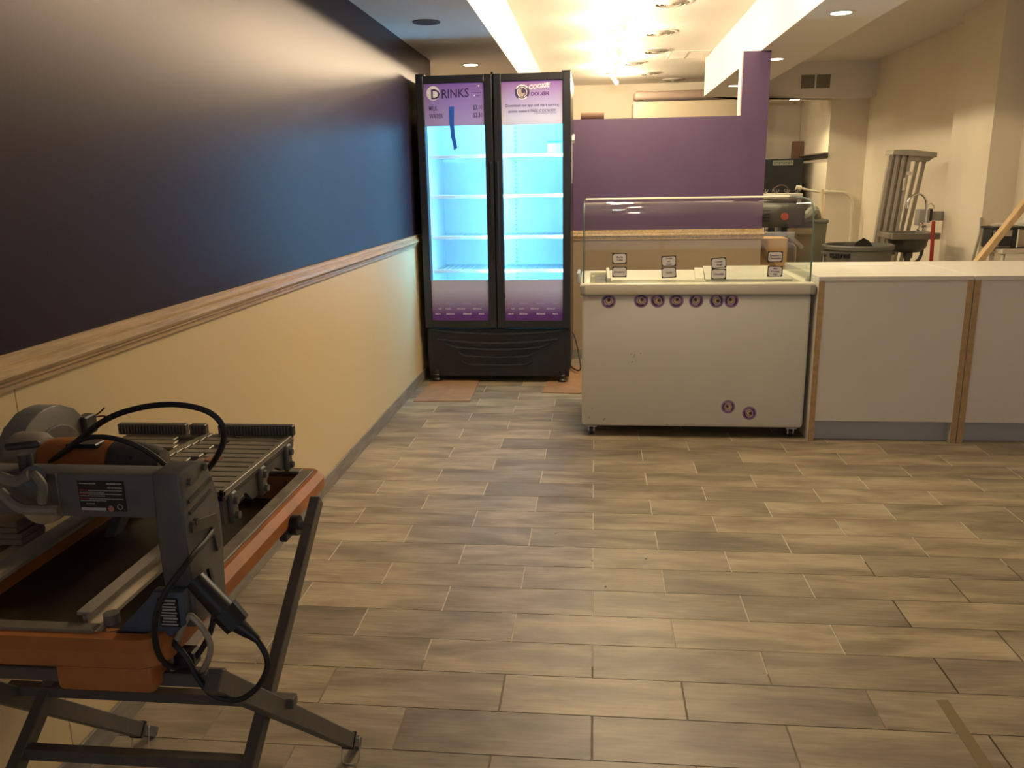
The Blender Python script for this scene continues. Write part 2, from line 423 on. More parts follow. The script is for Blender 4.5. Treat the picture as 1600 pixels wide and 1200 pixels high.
# shelf standards with slots
for x in (-0.60,):
    st = MB().box(x-0.012, x+0.012, iy1-0.020, iy1-0.012, 0.45, 2.02).build('shelf_standard', mat('standard', (0.45, 0.5, 0.5), 0.4, 0.5), fr)
    sl = MB()
    for k in range(48): sl.box(x-0.005, x+0.005, iy1-0.0215, iy1-0.0195, 0.50+k*0.031, 0.512+k*0.031)
    sl.build('slot_row', mat('slot_dark', (0.08, 0.12, 0.13), 0.7), st)
SHELF = mat('shelf_white', (0.80, 0.86, 0.86), 0.25)
for z in (1.590, 1.318, 1.034, 0.795):
    for (a, b) in ((ix0+0.016, FXM-0.012), (FXM+0.012, ix1-0.016)):
        s = MB()
        s.box(a, b, iy0+0.055, iy0+0.067, z-0.012, z+0.012, 0.003, 1).box(a, b, iy1-0.06, iy1-0.05, z-0.006, z+0.006)
        for k in range(12):
            x = a + 0.01 + (b-a-0.02)*k/11
            s.box(x-0.0025, x+0.0025, iy0+0.06, iy1-0.05, z-0.001, z+0.004)
        s.box(a, b, iy0+0.067, iy1-0.06, z-0.003, z-0.001)
        s.build('shelf', SHELF, fr)
# LED strips on the mullion and corners: cool light
LED = mat('cool_led', (0.8, 0.9, 1.0), 0.5, emit=LED_COL, es=LED_E)
for x0, x1, y in ((FXM-0.034, FXM-0.012, iy0+0.006), (FXM+0.012, FXM+0.034, iy0+0.006), (ix1-0.0195, ix1-0.013, iy0+0.006)):
    st = MB()
    for k in range(18): st.box(x0, x1, y, y+0.020, 0.48+k*0.088, 0.48+k*0.088+0.070)
    st.build('led_strip', LED, fr)
for a, b in ((ix0+0.02, FXM-0.04), (FXM+0.04, ix1-0.02)): MB().box(a, b, iy0+0.02, iy0+0.035, 2.030, 2.042).build('top_led', mat('cool_led_dim', (0.8, 0.9, 1.0), 0.5, emit=LED_COL, es=LED_E*0.3), fr)
MB().box(FXM-0.010, FXM+0.010, iy0, iy0+0.05, 0.40, 2.07).build('mullion', LINER, fr)
MB().box(FXM-0.045, FXM+0.045, FY+0.0555, iy0, 0.40, 2.07).build('center_post', BLACKMET, fr)
MB().box(FX0+t, FX0+t+0.02, FY+0.0555, iy0, 0.40, 2.07).build('side_gasket', BLACKMET, fr)
MB().box(FX1-t-0.02, FX1-t, FY+0.0555, iy0, 0.40, 2.07).build('side_gasket', BLACKMET, fr)
# doors
def door(x0, x1, hinge_left):
    gx0, gx1, gz0, gz1 = x0+0.054, x1-0.054, 0.458, 2.062
    d = MB()
    z0, z1 = 0.405, 2.112
    d.box(x0, gx0, FY, FY+0.055, z0, z1, 0.006, 2).box(gx1, x1, FY, FY+0.055, z0, z1, 0.006, 2)
    d.box(gx0-0.004, gx1+0.004, FY+0.001, FY+0.055, gz1, z1-0.001, 0.005, 2).box(gx0-0.004, gx1+0.004, FY+0.001, FY+0.055, z0+0.001, gz0, 0.005, 2)
    do = d.build('door', BLACKMET, fr)
    MB().box(gx0, gx1, FY+0.014, FY+0.018, gz0, gz1).build('glass_pane', DGLASS, do)
    hx = x1-0.020 if hinge_left else x0+0.020
    MB().box(hx-0.008, hx+0.008, FY-0.014, FY+0.002, 0.85, 1.55, 0.005, 2).build('door_handle', BLACK, do)
    return gx0, gx1
LG = door(FX0, FXM-0.004, True)
RG = door(FXM+0.004, FX1, False)
MB().cyl((FXM, FY+0.02, 2.112), (FXM, FY+0.02, 2.125), 0.012).build('door_stop', BLACK, fr)
for a_ in (FX0, FX1-0.06): MB().box(a_, a_+0.06, FY+0.005, FY+0.06, 2.112, 2.122, 0.002, 1).build('hinge_cap', BLACK, fr)
# printed films on the doors
YF = FY + 0.0125
TOPL = film_mat('sign_film_lilac', (0.56, 0.46, 0.66), (0.32, 0.18, 0.44), 1.79, 2.06, 0.0, 1.0, 0.30)
TOPR = film_mat('sign_film_white_lilac', (0.82, 0.77, 0.82), (0.38, 0.20, 0.46), 1.79, 2.06, 0.15, 1.0, 0.30)
LOWF = film_mat('sign_film_purple_fade', (0.16, 0.06, 0.26), (0.60, 0.56, 0.64), 0.463, 0.745, 0.12, 0.75, 0.22)
INK = mat('dark_purple_ink', (0.055, 0.030, 0.11), 0.6)
INKW = mat('white_ink', (0.85, 0.83, 0.88), 0.6)
INKL = mat('lilac_ink', (0.50, 0.42, 0.60), 0.6)
TAN = mat('tan_ink', (0.62, 0.48, 0.28), 0.6)
BROWN = mat('brown_ink', (0.05, 0.025, 0.02), 0.6)
def panel(x0, x1, z0, z1, m, name='sign_panel'):
    return MB().box(x0-0.003, x1+0.003, YF, YF+0.0012, z0, z1).build(name, m, fr)
sL = panel(LG[0], LG[1], 1.788, 2.066, TOPL); tag(sL, 'lilac printed drinks price sign')
sR = panel(RG[0], RG[1], 1.785, 2.066, TOPR); tag(sR, 'lilac to white printed sign with cookie logo')
YT = YF - 0.0006
disc((-1.088, 2.000), 0.046, YT+0.0003, 0.0003).build('white_circle', INKW, sL)
text('D', 0.066, INK, sL, (-1.107, YT-0.0004, 1.962), sx=0.98, weight=0.0014)
text('RINKS', 0.058, INK, sL, (-1.034, YT-0.0004, 1.966), xd=(1, 0, 0.03), sx=0.86, weight=0.0010)
text('MILK', 0.030, INK, sL, (-1.122, YT, 1.890), sx=0.66, weight=0.0002)
text('WATER', 0.030, INK, sL, (-1.120, YT, 1.840), sx=0.66, weight=0.0002)
text('$3.10', 0.030, INK, sL, (-0.757, YT, 1.890), align='RIGHT', sx=0.68, weight=0.0002)
text('$2.30', 0.030, INK, sL, (-0.757, YT, 1.840), align='RIGHT', sx=0.68, weight=0.0002)
nt_ = MB()   # faint small note, too small to read
for i, (a, b) in enumerate(((-.835, -.795), (-.825, -.775), (-.830, -.762), (-.805, -.775))):
    z = 2.036 - i*0.021; x = a
    while x < b:
        l = random.uniform(.006, .013); nt_.box(x, min(x+l, b), YT, YT+0.0006, z, z+0.006); x += l+0.003
nt_.build('small_note', mat('faint_ink', (0.16, 0.09, 0.30), 0.6), sL)
for x, z, r in ((-.778, 2.040, .006), (-.808, 1.979, .006)):
    disc((x, z), r, YT-0.0004, 0.0004, 10).build('white_fleck', INKW, sL)
# logo on the right sign
lc = (-0.488, 1.992)
disc(lc, 0.050, YT+0.0002, 0.0004).build('logo_disc', INK, sR)
disc(lc, 0.049, YT-0.0001, 0.0004, r_in=0.040, a0=math.radians(35), a1=math.radians(150)).build('logo_ring_arc', INKW, sR)
disc(lc, 0.049, YT-0.0001, 0.0004, r_in=0.040, a0=math.radians(235), a1=math.radians(320)).build('logo_ring_arc', INKW, sR)
disc(lc, 0.034, YT-0.0001, 0.0004).build('logo_white', INKW, sR)
disc(lc, 0.029, YT-0.0004, 0.0004).build('logo_dark', INK, sR)
disc((lc[0]-.003, lc[1]-.002), 0.024, YT-0.0007, 0.0004).build('cookie', mat('cookie_ink', (0.50, 0.42, 0.36), 0.6), sR)
disc((lc[0]+.009, lc[1]+.008), 0.015, YT-0.0010, 0.0004).build('cookie_bite', INK, sR)
text('COOKIE', 0.028, INKW, sR, (-0.445, YT-0.0006, 2.008), xd=(1, 0, 0.09), sx=0.95, weight=0.0016, shear=0.15)
pk = MB().box(-0.438, -0.304, YT, YT+0.0005, 1.9635, 1.9660).box(-0.438, -0.304, YT, YT+0.0005, 1.9945, 1.9970).box(-0.438, -0.4355, YT, YT+0.0005, 1.9635, 1.997).box(-0.3065, -0.304, YT, YT+0.0005, 1.9635, 1.997)
pk.build('logo_frame', INKL, sR)
text('DOUGH', 0.022, mat('plum_ink', (0.16, 0.06, 0.26), 0.6), sR, (-0.430, YT-0.0002, 1.9690), sx=1.05, weight=0.0015)
text('Download our app and start earning', 0.0185, INK, sR, ((RG[0]+RG[1])/2, YT, 1.900), align='CENTER', sx=0.95, weight=0.0001)
text('points toward FREE COOKIES!', 0.0185, INK, sR, ((RG[0]+RG[1])/2, YT, 1.864), align='CENTER', sx=0.97, weight=0.0001)
MB().box(-0.405, -0.262, YT, YT+0.0005, 1.8555, 1.8575).build('underline', INK, sR)
for gx in (LG, RG):
    p_ = panel(gx[0], gx[1], 0.455, 0.747, LOWF, 'door_film'); tag(p_, 'white to purple fading film with small words')
    xs = gx[0]; ww = gx[1]-gx[0]
    for z, off, a in ((0.500, 0.02, 0.9), (0.537, -0.02, 0.55), (0.575, 0.015, 0.25)):
        m = mat('word_ink_%d' % int(a*100), (0.30+0.5*a, 0.24+0.52*a, 0.42+0.42*a), 0.6)
        for k, wd in ((0, 'warm'), (0.21, 'delicious'), (0.53, 'delivered'), (0.83, 'warm')) if off > 0 else ((0.06, 'red'), (0.20, 'warm'), (0.42, 'delicious'), (0.72, 'delivered')):
            text(wd, 0.015, m, p_, (xs+0.02+k*(ww-.03), YT, z), sx=0.80, weight=0.0004)
# blue tape hanging on the left door
bt = [(-0.979, 1.912), (-0.948, 1.912), (-0.950, 1.850), (-0.952, 1.80), (-0.947, 1.72), (-0.934, 1.644), (-0.958, 1.629), (-0.962, 1.66), (-0.976, 1.72), (-0.981, 1.80)]
MB().prism(bt, 'y', FY+0.0075, FY+0.0085).build('blue_tape', mat('blue_tape', (0.015, 0.12, 0.65), 0.6), fr)
# lower grille with curved louvres
gr = MB().box(FX0+0.012, FX1-0.012, FY+0.030, FY+0.07, 0.045, 0.395, 0.006, 2)
def louvre(z, x0, x1, sag, th, up=0.0):
    n = 20; top = []; 
    for i in range(n+1):
        u = -1 + 2*i/n; x = (x0+x1)/2 + u*(x1-x0)/2
        zz = z - sag*(1-u*u) + (up*max(0, abs(u)-0.86)/0.14 if up else 0)
        top.append((x, zz, FY + 0.030 - 0.018*(1-u*u*0.6)))
    vs, fs = [], []
    for x, zz, y in top: vs += [(x, y, zz+th), (x, y-0.004, zz), (x, FY+0.034, zz-0.006), (x, FY+0.034, zz+th)]
    for i in range(n):
        for k in range(4): a = i*4+k; b = i*4+(k+1) % 4; fs.append((a, b, b+4, a+4))
    fs += [(0, 3, 2, 1), (n*4, n*4+1, n*4+2, n*4+3)]
    return vs, fs
gro = gr.build('kick_grille', BLACK, fr)
LOU = mat('louvre_plastic', (0.022, 0.023, 0.027), 0.28)
for z, x0, x1, s_, th, up in ((0.385, FX0+0.03, FX1-0.03, 0.030, 0.012, 0), (0.318, -1.13, -0.26, 0.028, 0.011, 0), (0.268, -1.07, -0.31, 0.026, 0.011, 0.022), (0.198, -0.97, -0.42, 0.012, 0.011, 0.018), (0.138, -0.955, -0.44, 0.010, 0.011, 0.018)):
    MB().add(*louvre(z, x0, x1, s_, th, up)).build('louvre', LOU, gro)
for x in (FX0+0.06, FX1-0.06):
    for y in (FY+0.05, FY+0.62):
        MB().lathe((x, y, 0), [(0.0, 0.007), (0.032, 0.007), (0.034, 0.02), (0.026, 0.03), (0.030, 0.055), (0.026, 0.06), (0.030, 0.085), (0.018, 0.105), (0.016, 0.125), (0, 0.128)], 16).build('leg', BLACK, fr, True)
# box on the top right shelf
# power cord of the refrigerator
MB().tube([at(890, 510, Y=6.30), at(899, 530, Y=6.25), at(904, 552, Y=6.1), (-0.10, 6.0, 0.045), (-0.155, 6.1, 0.03), (-0.20, 6.35, 0.03)], 0.0055).build('power_cord', RUBBER, fr, True)
# torn white strip on the right side
MB().prism([(5.98, 1.70), (6.02, 1.72), (6.00, 1.66), (6.02, 1.60), (6.01, 1.52), (6.00, 1.44), (5.985, 1.40), (5.985, 1.52), (5.97, 1.62)], 'x', FX1+0.001, FX1+0.004).prism([(5.97, 1.69), (6.05, 1.735), (6.06, 1.725), (5.99, 1.67)], 'x', FX1+0.004, FX1+0.018).build('torn_tape', mat('paper_white', (0.7, 0.68, 0.66), 0.8), fr)

bx = thing('carton', (-0.28, 6.0, 1.606), 'small white carton with coloured top on the top right refrigerator shelf', 'carton')
MB().box(-0.335, -0.235, 5.95, 6.05, 1.606, 1.690, 0.002, 1).build('carton_body', mat('carton_white', (0.8, 0.82, 0.82), 0.5), bx)
MB().box(-0.335, -0.235, 5.949, 5.951, 1.672, 1.689).build('printed_band', mat('carton_teal', (0.12, 0.45, 0.45), 0.5), bx)

# cardboard under the feet
for pts, lab in (([(-1.195, 5.18), (-0.815, 5.20), (-0.835, 5.86), (-1.175, 5.86)], 'brown cardboard sheet under the left refrigerator foot'),
                 ([(-0.355, 5.45), (-0.02, 5.43), (-0.03, 6.30), (-0.30, 6.30)], 'brown cardboard sheet under the right refrigerator foot')):
    ctr = (sum(p[0] for p in pts)/4, sum(p[1] for p in pts)/4, 0)
    tag(MB().prism(pts, 'z', 0.0004, 0.0065).build('cardboard_sheet', CARD, loc=ctr), lab, 'cardboard', 'cardboard floor protectors')

# ------------------------------------------------------------------ ice-cream display freezer
ZX0, ZX1, ZY = -0.066, 1.150, 4.465
ZYB = 5.14
fz = thing('display_freezer', (0.54, 4.8, 0), 'white ice-cream display freezer with curved glass canopy and round stickers', 'freezer')
MB().box(ZX0, ZX1, ZY, ZYB, 0.062, 0.806, 0.022, 3).build('cabinet', WHITE, fz, True)
MB().box(ZX0+0.03, ZX1-0.03, ZY+0.05, ZYB-0.05, 0.052, 0.064).build('underframe', BLACK, fz)
bd = MB()
bd.box(ZX0-0.012, ZX1+0.012, ZY-0.016, ZY+0.040, 0.806, 0.868, 0.010, 3).box(ZX0-0.012, ZX1+0.012, ZYB-0.05, ZYB+0.01, 0.806, 0.868, 0.01, 3)
bd.box(ZX0-0.012, ZX0+0.045, ZY+0.02, ZYB-0.02, 0.806, 0.868, 0.008, 2).box(ZX1-0.045, ZX1+0.012, ZY+0.02, ZYB-0.02, 0.806, 0.868, 0.008, 2)
bdo = bd.build('top_rim', CREAMPLAS, fz, True)
MB().box(ZX0-0.0135, ZX0+0.022, ZY-0.0175, ZY+0.10, 0.804, 0.862, 0.010, 2).build('corner_cap', mat('grey_corner', (0.35, 0.34, 0.31), 0.5), bdo)
MB().box(ZX1-0.022, ZX1+0.0135, ZY-0.0175, ZY+0.10, 0.804, 0.862, 0.010, 2).build('corner_cap', mat('grey_corner'), bdo)
# well: sunken deck
MB().box(ZX0+0.045, ZX1-0.045, ZY+0.04, ZYB-0.05, 0.80, 0.812).build('well_floor', mat('well_grey', (0.45, 0.43, 0.38), 0.5), fz)
MB().box(0.09, 0.60, ZY+0.045, ZYB-0.06, 0.815, 0.874, 0.004, 1).box(0.098, 0.592, ZY+0.06, ZYB-0.08, 0.872, 0.878).build('lid', mat('lid_white', (0.72, 0.68, 0.58), 0.4), fz)
MB().box(0.070, 0.090, ZY+0.05, ZYB-0.06, 0.82, 0.892, 0.003, 1).build('lid_divider', mat('lid_white'), fz)
sl = MB()
for k in range(9): sl.box(-0.008, 0.062, ZY+0.08+k*0.06, ZY+0.11+k*0.06, 0.842, 0.850)
sl.build('vent_slats', mat('slat_grey', (0.25, 0.24, 0.22), 0.5), fz)
MB().box(-0.020, 0.002, ZY+0.035, ZY+0.055, 0.86, 0.905, 0.003, 1).build('glass_clamp', CREAMPLAS, fz)
MB().box(ZX1-0.030, ZX1-0.012, ZY+0.035, ZY+0.055, 0.86, 0.900, 0.003, 1).build('glass_clamp', CREAMPLAS, fz)
tr = MB()
tr.add([(0.60, 4.53, 0.880), (1.06, 4.53, 0.880), (1.03, 5.02, 0.905), (0.645, 5.02, 0.905), (0.60, 4.53, 0.868), (1.06, 4.53, 0.868), (1.03, 5.02, 0.890), (0.645, 5.02, 0.890)],
       [(0,1,2,3),(7,6,5,4),(0,4,5,1),(1,5,6,2),(2,6,7,3),(3,7,4,0)])
tr.build('sloping_tray', mat('tray_white', (0.74, 0.71, 0.62), 0.3, vary=0.15, vscale=8), fz)
MB().bar((0.57, 4.55, 0.873), (0.62, 5.02, 0.885), 0.05, 0.02, bev=0.003).build('tray_rail', mat('lid_white'), fz)
# canopy
prof = [(4.496, 0.866), (4.496, 1.06), (4.500, 1.14), (4.512, 1.203), (4.535, 1.250), (4.572, 1.278), (4.625, 1.292), (4.72, 1.299), (4.90, 1.302), (5.09, 1.302)]
def thick(profile, t):
    n = len(profile); inn = []
    for i in range(n):
        a, b = Vector(profile[max(i-1, 0)]), Vector(profile[min(i+1, n-1)]); d = (b-a).normalized()
        inn.append((profile[i][0] + d.y*t, profile[i][1] - d.x*t))
    return inn
cp = catmull([Vector((0, a, b)) for a, b in prof], 4)
cp = [(v.y, v.z) for v in cp]
inn = thick(cp, 0.005)
MB().prism(cp + inn[::-1], 'x', ZX0+0.012, ZX1-0.012).build('curved_front_glass', GLASS, fz, True, auto=25)
side = cp + [(5.09, 0.866)]
for x in (ZX0+0.006, ZX1-0.011):
    MB().prism(side, 'x', x, x+0.005).build('side_glass', GLASS, fz)
    eg = MB().tube([(x+0.0025, a, b) for a, b in cp[::3]] + [(x+0.0025, *cp[-1])], 0.0045, 6, sub=2)
    eg.build('glass_edge', mat('glass_edge_green', (0.10, 0.16, 0.13), 0.15), fz, True)
MB().cyl((ZX0+0.012, 5.085, 1.302), (ZX1-0.012, 5.085, 1.302), 0.006).build('canopy_rod', CREAMPLAS, fz, True)
# handle or hinge on the left side of the rim
MB().box(ZX0-0.030, ZX0-0.013, ZY+0.10, ZY+0.30, 0.855, 0.915, 0.006, 2).build('side_bracket', mat('pale_blue_plastic', (0.62, 0.68, 0.80), 0.4), fz)
for x in (ZX0+0.055, ZX1-0.055):
    for y in (ZY+0.06, ZYB-0.08):
        ca = MB().cyl((x-0.011, y, 0.024), (x+0.011, y, 0.024), 0.024, n=18).build('caster', BLACK, fz, True)
        MB().box(x-0.018, x-0.012, y-0.018, y+0.018, 0.020, 0.055).box(x+0.012, x+0.018, y-0.018, y+0.018, 0.020, 0.055).box(x-0.03, x+0.03, y-0.03, y+0.03, 0.050, 0.056).build('caster_fork', ALU, ca)
# stickers
SP = mat('sticker_purple', (0.22, 0.12, 0.28), 0.5); SPD = mat('sticker_dark_purple', (0.045, 0.018, 0.10), 0.5); SPL = mat('sticker_pale', (0.45, 0.34, 0.48), 0.5)
yS = ZY
for i, (x, z, rt) in enumerate(((0.078, .771, 30), (.253, .774, 0), (.342, .774, -40), (.441, .773, 10), (.546, .773, 80), (.654, .773, -60), (.731, .773, 85), (.741, .183, 100), (.857, .148, -55))):
    s = disc((x, z), 0.0385, yS-0.0006).build('round_sticker', SP, fz)
    disc((x, z), 0.0365, yS-0.0009, 0.0003, r_in=0.0345).build('outer_ring', SPL, s)
    disc((x, z), 0.0250, yS-0.0009, 0.0003).build('inner_disc', SPL, s)
    for q in (0, 180):
        a = math.radians(rt+q)
        disc((x, z), 0.0300, yS-0.0012, 0.0003, n=12, r_in=0.0215, a0=a+0.55, a1=a+2.2).build('dark_arc', SPD, s)
    disc((x, z), 0.0185, yS-0.0012, 0.0003, n=20).build('emblem_ring', TAN, s)
    disc((x, z), 0.0165, yS-0.0014, 0.0002, n=20).build('emblem_ground', SPD, s)
    disc((x, z), 0.0140, yS-0.0016, 0.0002, n=20).build('cookie', TAN, s)
    a = math.radians(rt+50)
    disc((x+0.006*math.cos(a), z+0.006*math.sin(a)), 0.0085, yS-0.0018, 0.0002, n=16).build('cookie_bite', BROWN, s)
sc_ = MB()   # scuffs
for px, py, l, a in ((991, 556, .022, 70), (986, 554, .008, 60), (1001, 552, .006, 90), (921, 652, .016, 85), (944, 655, .02, 50), (1042, 664, .006, 0), (925, 638, .008, 80), (988, 566, .012, 60)):
    p = at(px, py, Y=ZY); a = math.radians(a)
    sc_.bar((p.x-l/2*math.cos(a), ZY-0.0002, p.z-l/2*math.sin(a)), (p.x+l/2*math.cos(a), ZY-0.0002, p.z+l/2*math.sin(a)), 0.0026, 0.0008, up=(0, 1, 0))
sc_.build('scuff_marks', mat('scuff', (0.12, 0.09, 0.05), 0.8), fz)
MB().box(-0.030, 0.030, ZY-0.0006, ZY, 0.786, 0.797).build('faded_label', mat('faded_red', (0.66, 0.47, 0.38), 0.6), fz)
# flavour cards on the inside of the front glass
CARDK = mat('card_border', (0.035, 0.028, 0.035), 0.6); CARDW = mat('card_white', (0.80, 0.78, 0.74), 0.6)
yC = 4.4945
for x, z, rt, lines in ((.133, 1.002, 1, ('Mocha', 'Toffee')), (.134, .930, 0, ('Strawberry',)), (.394, .986, 2, ('Cookies', 'and', 'Cream')), (.396, .925, 4, ('Vanilla',)),
                        (.656, .974, 4, ('Cookie', '  dough')), (.658, .916, 1, ('Chocolate',)), (.945, 1.005, 0, ('Strawberry', 'Cheesecake')), (.949, .928, 0, ('Mint', 'Chocolate', 'Chip'))):
    x *= 4.495/4.46; z = 1.397 + (z-1.397)*4.495/4.46
    a = math.radians(rt); ux, uz = math.cos(a), math.sin(a)
    def rect(hw, hh, cut):
        q = [(-hw+cut, -hh), (hw-cut, -hh), (hw, -hh+cut), (hw, hh-cut), (hw-cut, hh), (-hw+cut, hh), (-hw, hh-cut), (-hw, -hh+cut)]
        return [(x+u*ux-v*uz, z+u*uz+v*ux) for u, v in q]
    k = MB().prism(rect(0.039, 0.0285, 0.001), 'y', yC, yC+0.001).build('flavour_card', CARDK, fz)
    MB().prism(rect(0.0345, 0.0240, 0.007), 'y', yC-0.0004, yC).build('card_face', CARDW, k)
    n = len(lines); hh = 0.0115 if n < 3 else 0.0095
    for j, ltx in enumerate(lines):
        zz = (n-1)/2*0.0155 - j*0.0155 - hh*0.45
        text(ltx, hh, INK, k, (x-zz*uz, yC-0.0006, z+zz*ux), xd=(ux, 0, uz), yd=(-uz, 0, ux), align='CENTER', sx=0.80, shear=0.15, depth=0.0002, weight=0.0003)

# ------------------------------------------------------------------ counter units
def counter(x0, x1, label):
    y0, y1 = 4.435, 5.235
    t = thing('counter_cabinet', ((x0+x1)/2, (y0+y1)/2, 0), label, 'counter', 'white counter cabinets')
    th = 0.030
    for a, b in ((x0, x0+th), (x1-th, x1)):
        s = MB().box(a, b, y0+0.0015, y1, 0, 0.880).build('side_panel', MELA, t)
        MB().box(a, b, y0, y0+0.0015, 0, 0.880).build('raw_edge', RAWEDGE, s)
    f = MB().box(x0+th, x1-th, y0+0.003, y0+0.021, 0.117, 0.880).build('front_panel', MELA, t)
    sc = MB()
    for u in (0.12, 0.5, 0.88):
        for z in (0.862, 0.135):
            x = x0+th+(x1-x0-2*th)*u
            sc.cyl((x, y0+0.003, z), (x, y0+0.0015, z), 0.008, n=10)
    sc.build('screw_caps', mat('screw_cap', (0.70, 0.67, 0.60), 0.5), f)
    MB().box(x0+th, x1-th, y0+0.055, y0+0.070, 0, 0.117).build('kick_plate', KICK, t)
    MB().box(x0-0.002, x1-0.001, y0-0.002, y1, 0.880, 0.902, 0.0015, 1).build('counter_top', MELA, t)
    MB().box(x0+th, x1-th, y1-0.02, y1, 0.05, 0.880).build('back_panel', MELA, t)
counter(1.172, 1.946, 'white melamine counter cabinet directly right of the display freezer')
counter(1.951, 2.400, 'narrow white melamine counter cabinet, second from the freezer')
counter(2.405, 3.10, 'white melamine counter cabinet at the right edge, third from the freezer')

# ------------------------------------------------------------------ ceiling fixtures
TRIMW = mat('fixture_white', (0.78, 0.74, 0.68), 0.5)
LENS = mat('downlight_lens', (1, 0.95, 0.85), 0.5, emit=(1.0, 0.82, 0.55), es=9.0)
LENSOFF = mat('downlight_off', (0.05, 0.04, 0.045), 0.5)
def downlight(x, y, on, label):
    z = ZS
    t = thing('downlight', (x, y, z), label, 'ceiling light', 'recessed downlights')
    MB().lathe((x, y, z), [(0.058, 0.0), (0.082, -0.0005), (0.080, -0.006), (0.058, -0.004), (0.058, 0.0)], 24).build('trim_ring', TRIMW if on else mat('dark_trim', (0.10, 0.085, 0.10), 0.5), t, True)
    MB().cyl((x, y, z-0.0025), (x, y, z-0.0005), 0.058, n=24).build('lens', LENS if on else LENSOFF, t)
    if on:
        l = bpy.data.lights.new('downlight_beam', 'SPOT'); l.energy = DOWN_W; l.color = DOWN_COL; l.spot_size = math.radians(125); l.spot_blend = 0.7; l.shadow_soft_size = 0.05
        lo = link(bpy.data.objects.new('downlight_beam', l)); lo.parent = t; lo.location = (0, 0, -0.012)
    return t
downlight(-0.985, 5.06, False, 'unlit dark recessed downlight in the left soffit')
downlight(-0.99, 6.85, True, 'lit recessed downlight in the left soffit behind the refrigerator top')
downlight(1.40, 5.24, True, 'largest lit recessed downlight, in the right beam in front of the purple post')
downlight(1.41, 7.06, True, 'lit recessed downlight just behind the top of the purple post')
downlight(1.385, 8.88, True, 'lit recessed downlight in the beam seen through the partition opening')
downlight(2.36, 10.58, True, 'lit recessed downlight under the bulkhead with the grille')

# track with bare spot heads in the raised ceiling
tk = thing('track_light', (0.22, 7.6, ZC), 'long ceiling track with glaring bare spot bulbs along the raised ceiling', 'track light')
MB().box(0.203, 0.237, 2.4, 11.3, ZC-0.022, ZC, 0.003, 1).build('track_rail', TRIMW, tk)
BULB = mat('hot_bulb', (1, 0.9, 0.8), 0.5, emit=(1.0, 0.74, 0.46), es=60.0)
for i, y in enumerate((3.75, 4.35, 4.95, 6.15, 6.62, 7.35, 7.95, 8.75, 9.45, 10.2, 10.9)):
    s = (-1 if i % 2 else 1)
    b = Vector((0.22 + 0.035*s, y, ZC-0.105))
    h = MB().cyl((0.22, y, ZC-0.022), (0.22, y, ZC-0.055), 0.009).cyl((0.22-0.02*s, y, ZC-0.050), (0.22+0.018*s, y, ZC-0.088), 0.022, 0.030, n=14).build('spot_head', TRIMW, tk, True)
    MB().lathe(b, [(0, -0.026), (0.016, -0.021), (0.026, -0.006), (0.026, 0.006), (0.016, 0.019), (0, 0.022)], 14).build('bulb', BULB, h, True)
    l = bpy.data.lights.new('bulb_light', 'POINT'); l.energy = TRACK_W*(0.85 if y > 6 else 1.2); l.color = TRACK_COL; l.shadow_soft_size = 0.03
    lo = link(bpy.data.objects.new('bulb_light', l)); lo.parent = tk; lo.location = (b + Vector((0.03*s, 0, -0.045))) - BASE[tk.name]

# round diffusers, ceiling grille, wall grille
DIFF = mat('diffuser_metal', (0.42, 0.38, 0.33), 0.45, 0.3)
for i, (x, y, r) in enumerate(((0.555, 6.80, 0.15), (0.565, 8.08, 0.15), (0.610, 9.15, 0.15), (0.425, 10.0, 0.13), (0.66, 10.95, 0.13), (1.02, 11.7, 0.12))):
    d = thing('air_diffuser', (x, y, ZC), ['round ceiling air diffuser nearest the camera, cut by the top edge', 'second round ceiling air diffuser from the top edge', 'third round ceiling air diffuser, beside the rectangular ceiling grille', 'round ceiling air diffuser left of its row, in the glare of the track', 'fifth round ceiling air diffuser, just above the cream cooler box', 'small farthest round ceiling diffuser beside the end of the beam'][i], 'air vent', 'round ceiling diffusers')
    MB().lathe((x, y, ZC), [(r*1.15, -0.001), (r*1.15, -0.006), (r, -0.010), (r*0.92, -0.004)], 28).build('flange', TRIMW, d, True)
    for k, q in enumerate((0.90, 0.66, 0.42)):
        MB().lathe((x, y, ZC), [(r*q, -0.004), (r*(q-0.14), -0.022), (r*(q-0.17), -0.018), (r*(q-0.04), -0.003)], 24).build('cone_ring', DIFF, d, True)
    MB().lathe((x, y, ZC), [(r*0.20, -0.004), (r*0.20, -0.026), (0, -0.028)], 16).build('hub', DIFF, d, True)
gv = thing('ceiling_grille', (0.975, 9.5, ZC), 'rectangular two-panel return grille flat on the raised ceiling', 'air vent')
MB().box(0.77, 1.185, 9.24, 9.78, ZC-0.006, ZC).build('frame', TRIMW, gv)
for a, b in ((0.795, 0.965), (0.985, 1.16)):
    p_ = MB().box(a, b, 9.28, 9.74, ZC-0.008, ZC-0.006).build('grille_panel', DIFF, gv)
    s = MB()
    for k in range(14): s.box(a+0.005, b-0.005, 9.29+k*0.032, 9.305+k*0.032, ZC-0.012, ZC-0.008)
    s.build('slats', TRIMW, p_)
wv = thing('wall_grille', (2.545, 10.39, 2.5), 'square two-panel grey return grille on the bulkhead', 'air vent')
MB().box(2.36, 2.73, 10.392, 10.40, 2.41, 2.595).build('frame', CEIL, wv)
for a, b in ((2.378, 2.533), (2.553, 2.708)):
    p_ = MB().box(a, b, 10.390, 10.392, 2.428, 2.578).build('grille_panel', mat('grille_grey', (0.20, 0.18, 0.14), 0.6), wv)
    s = MB()
    for k in range(10): s.box(a, b, 10.386, 10.390, 2.432+k*0.015, 2.437+k*0.015)
    s.build('slats', mat('grille_grey_slat', (0.30, 0.27, 0.21), 0.6), p_)

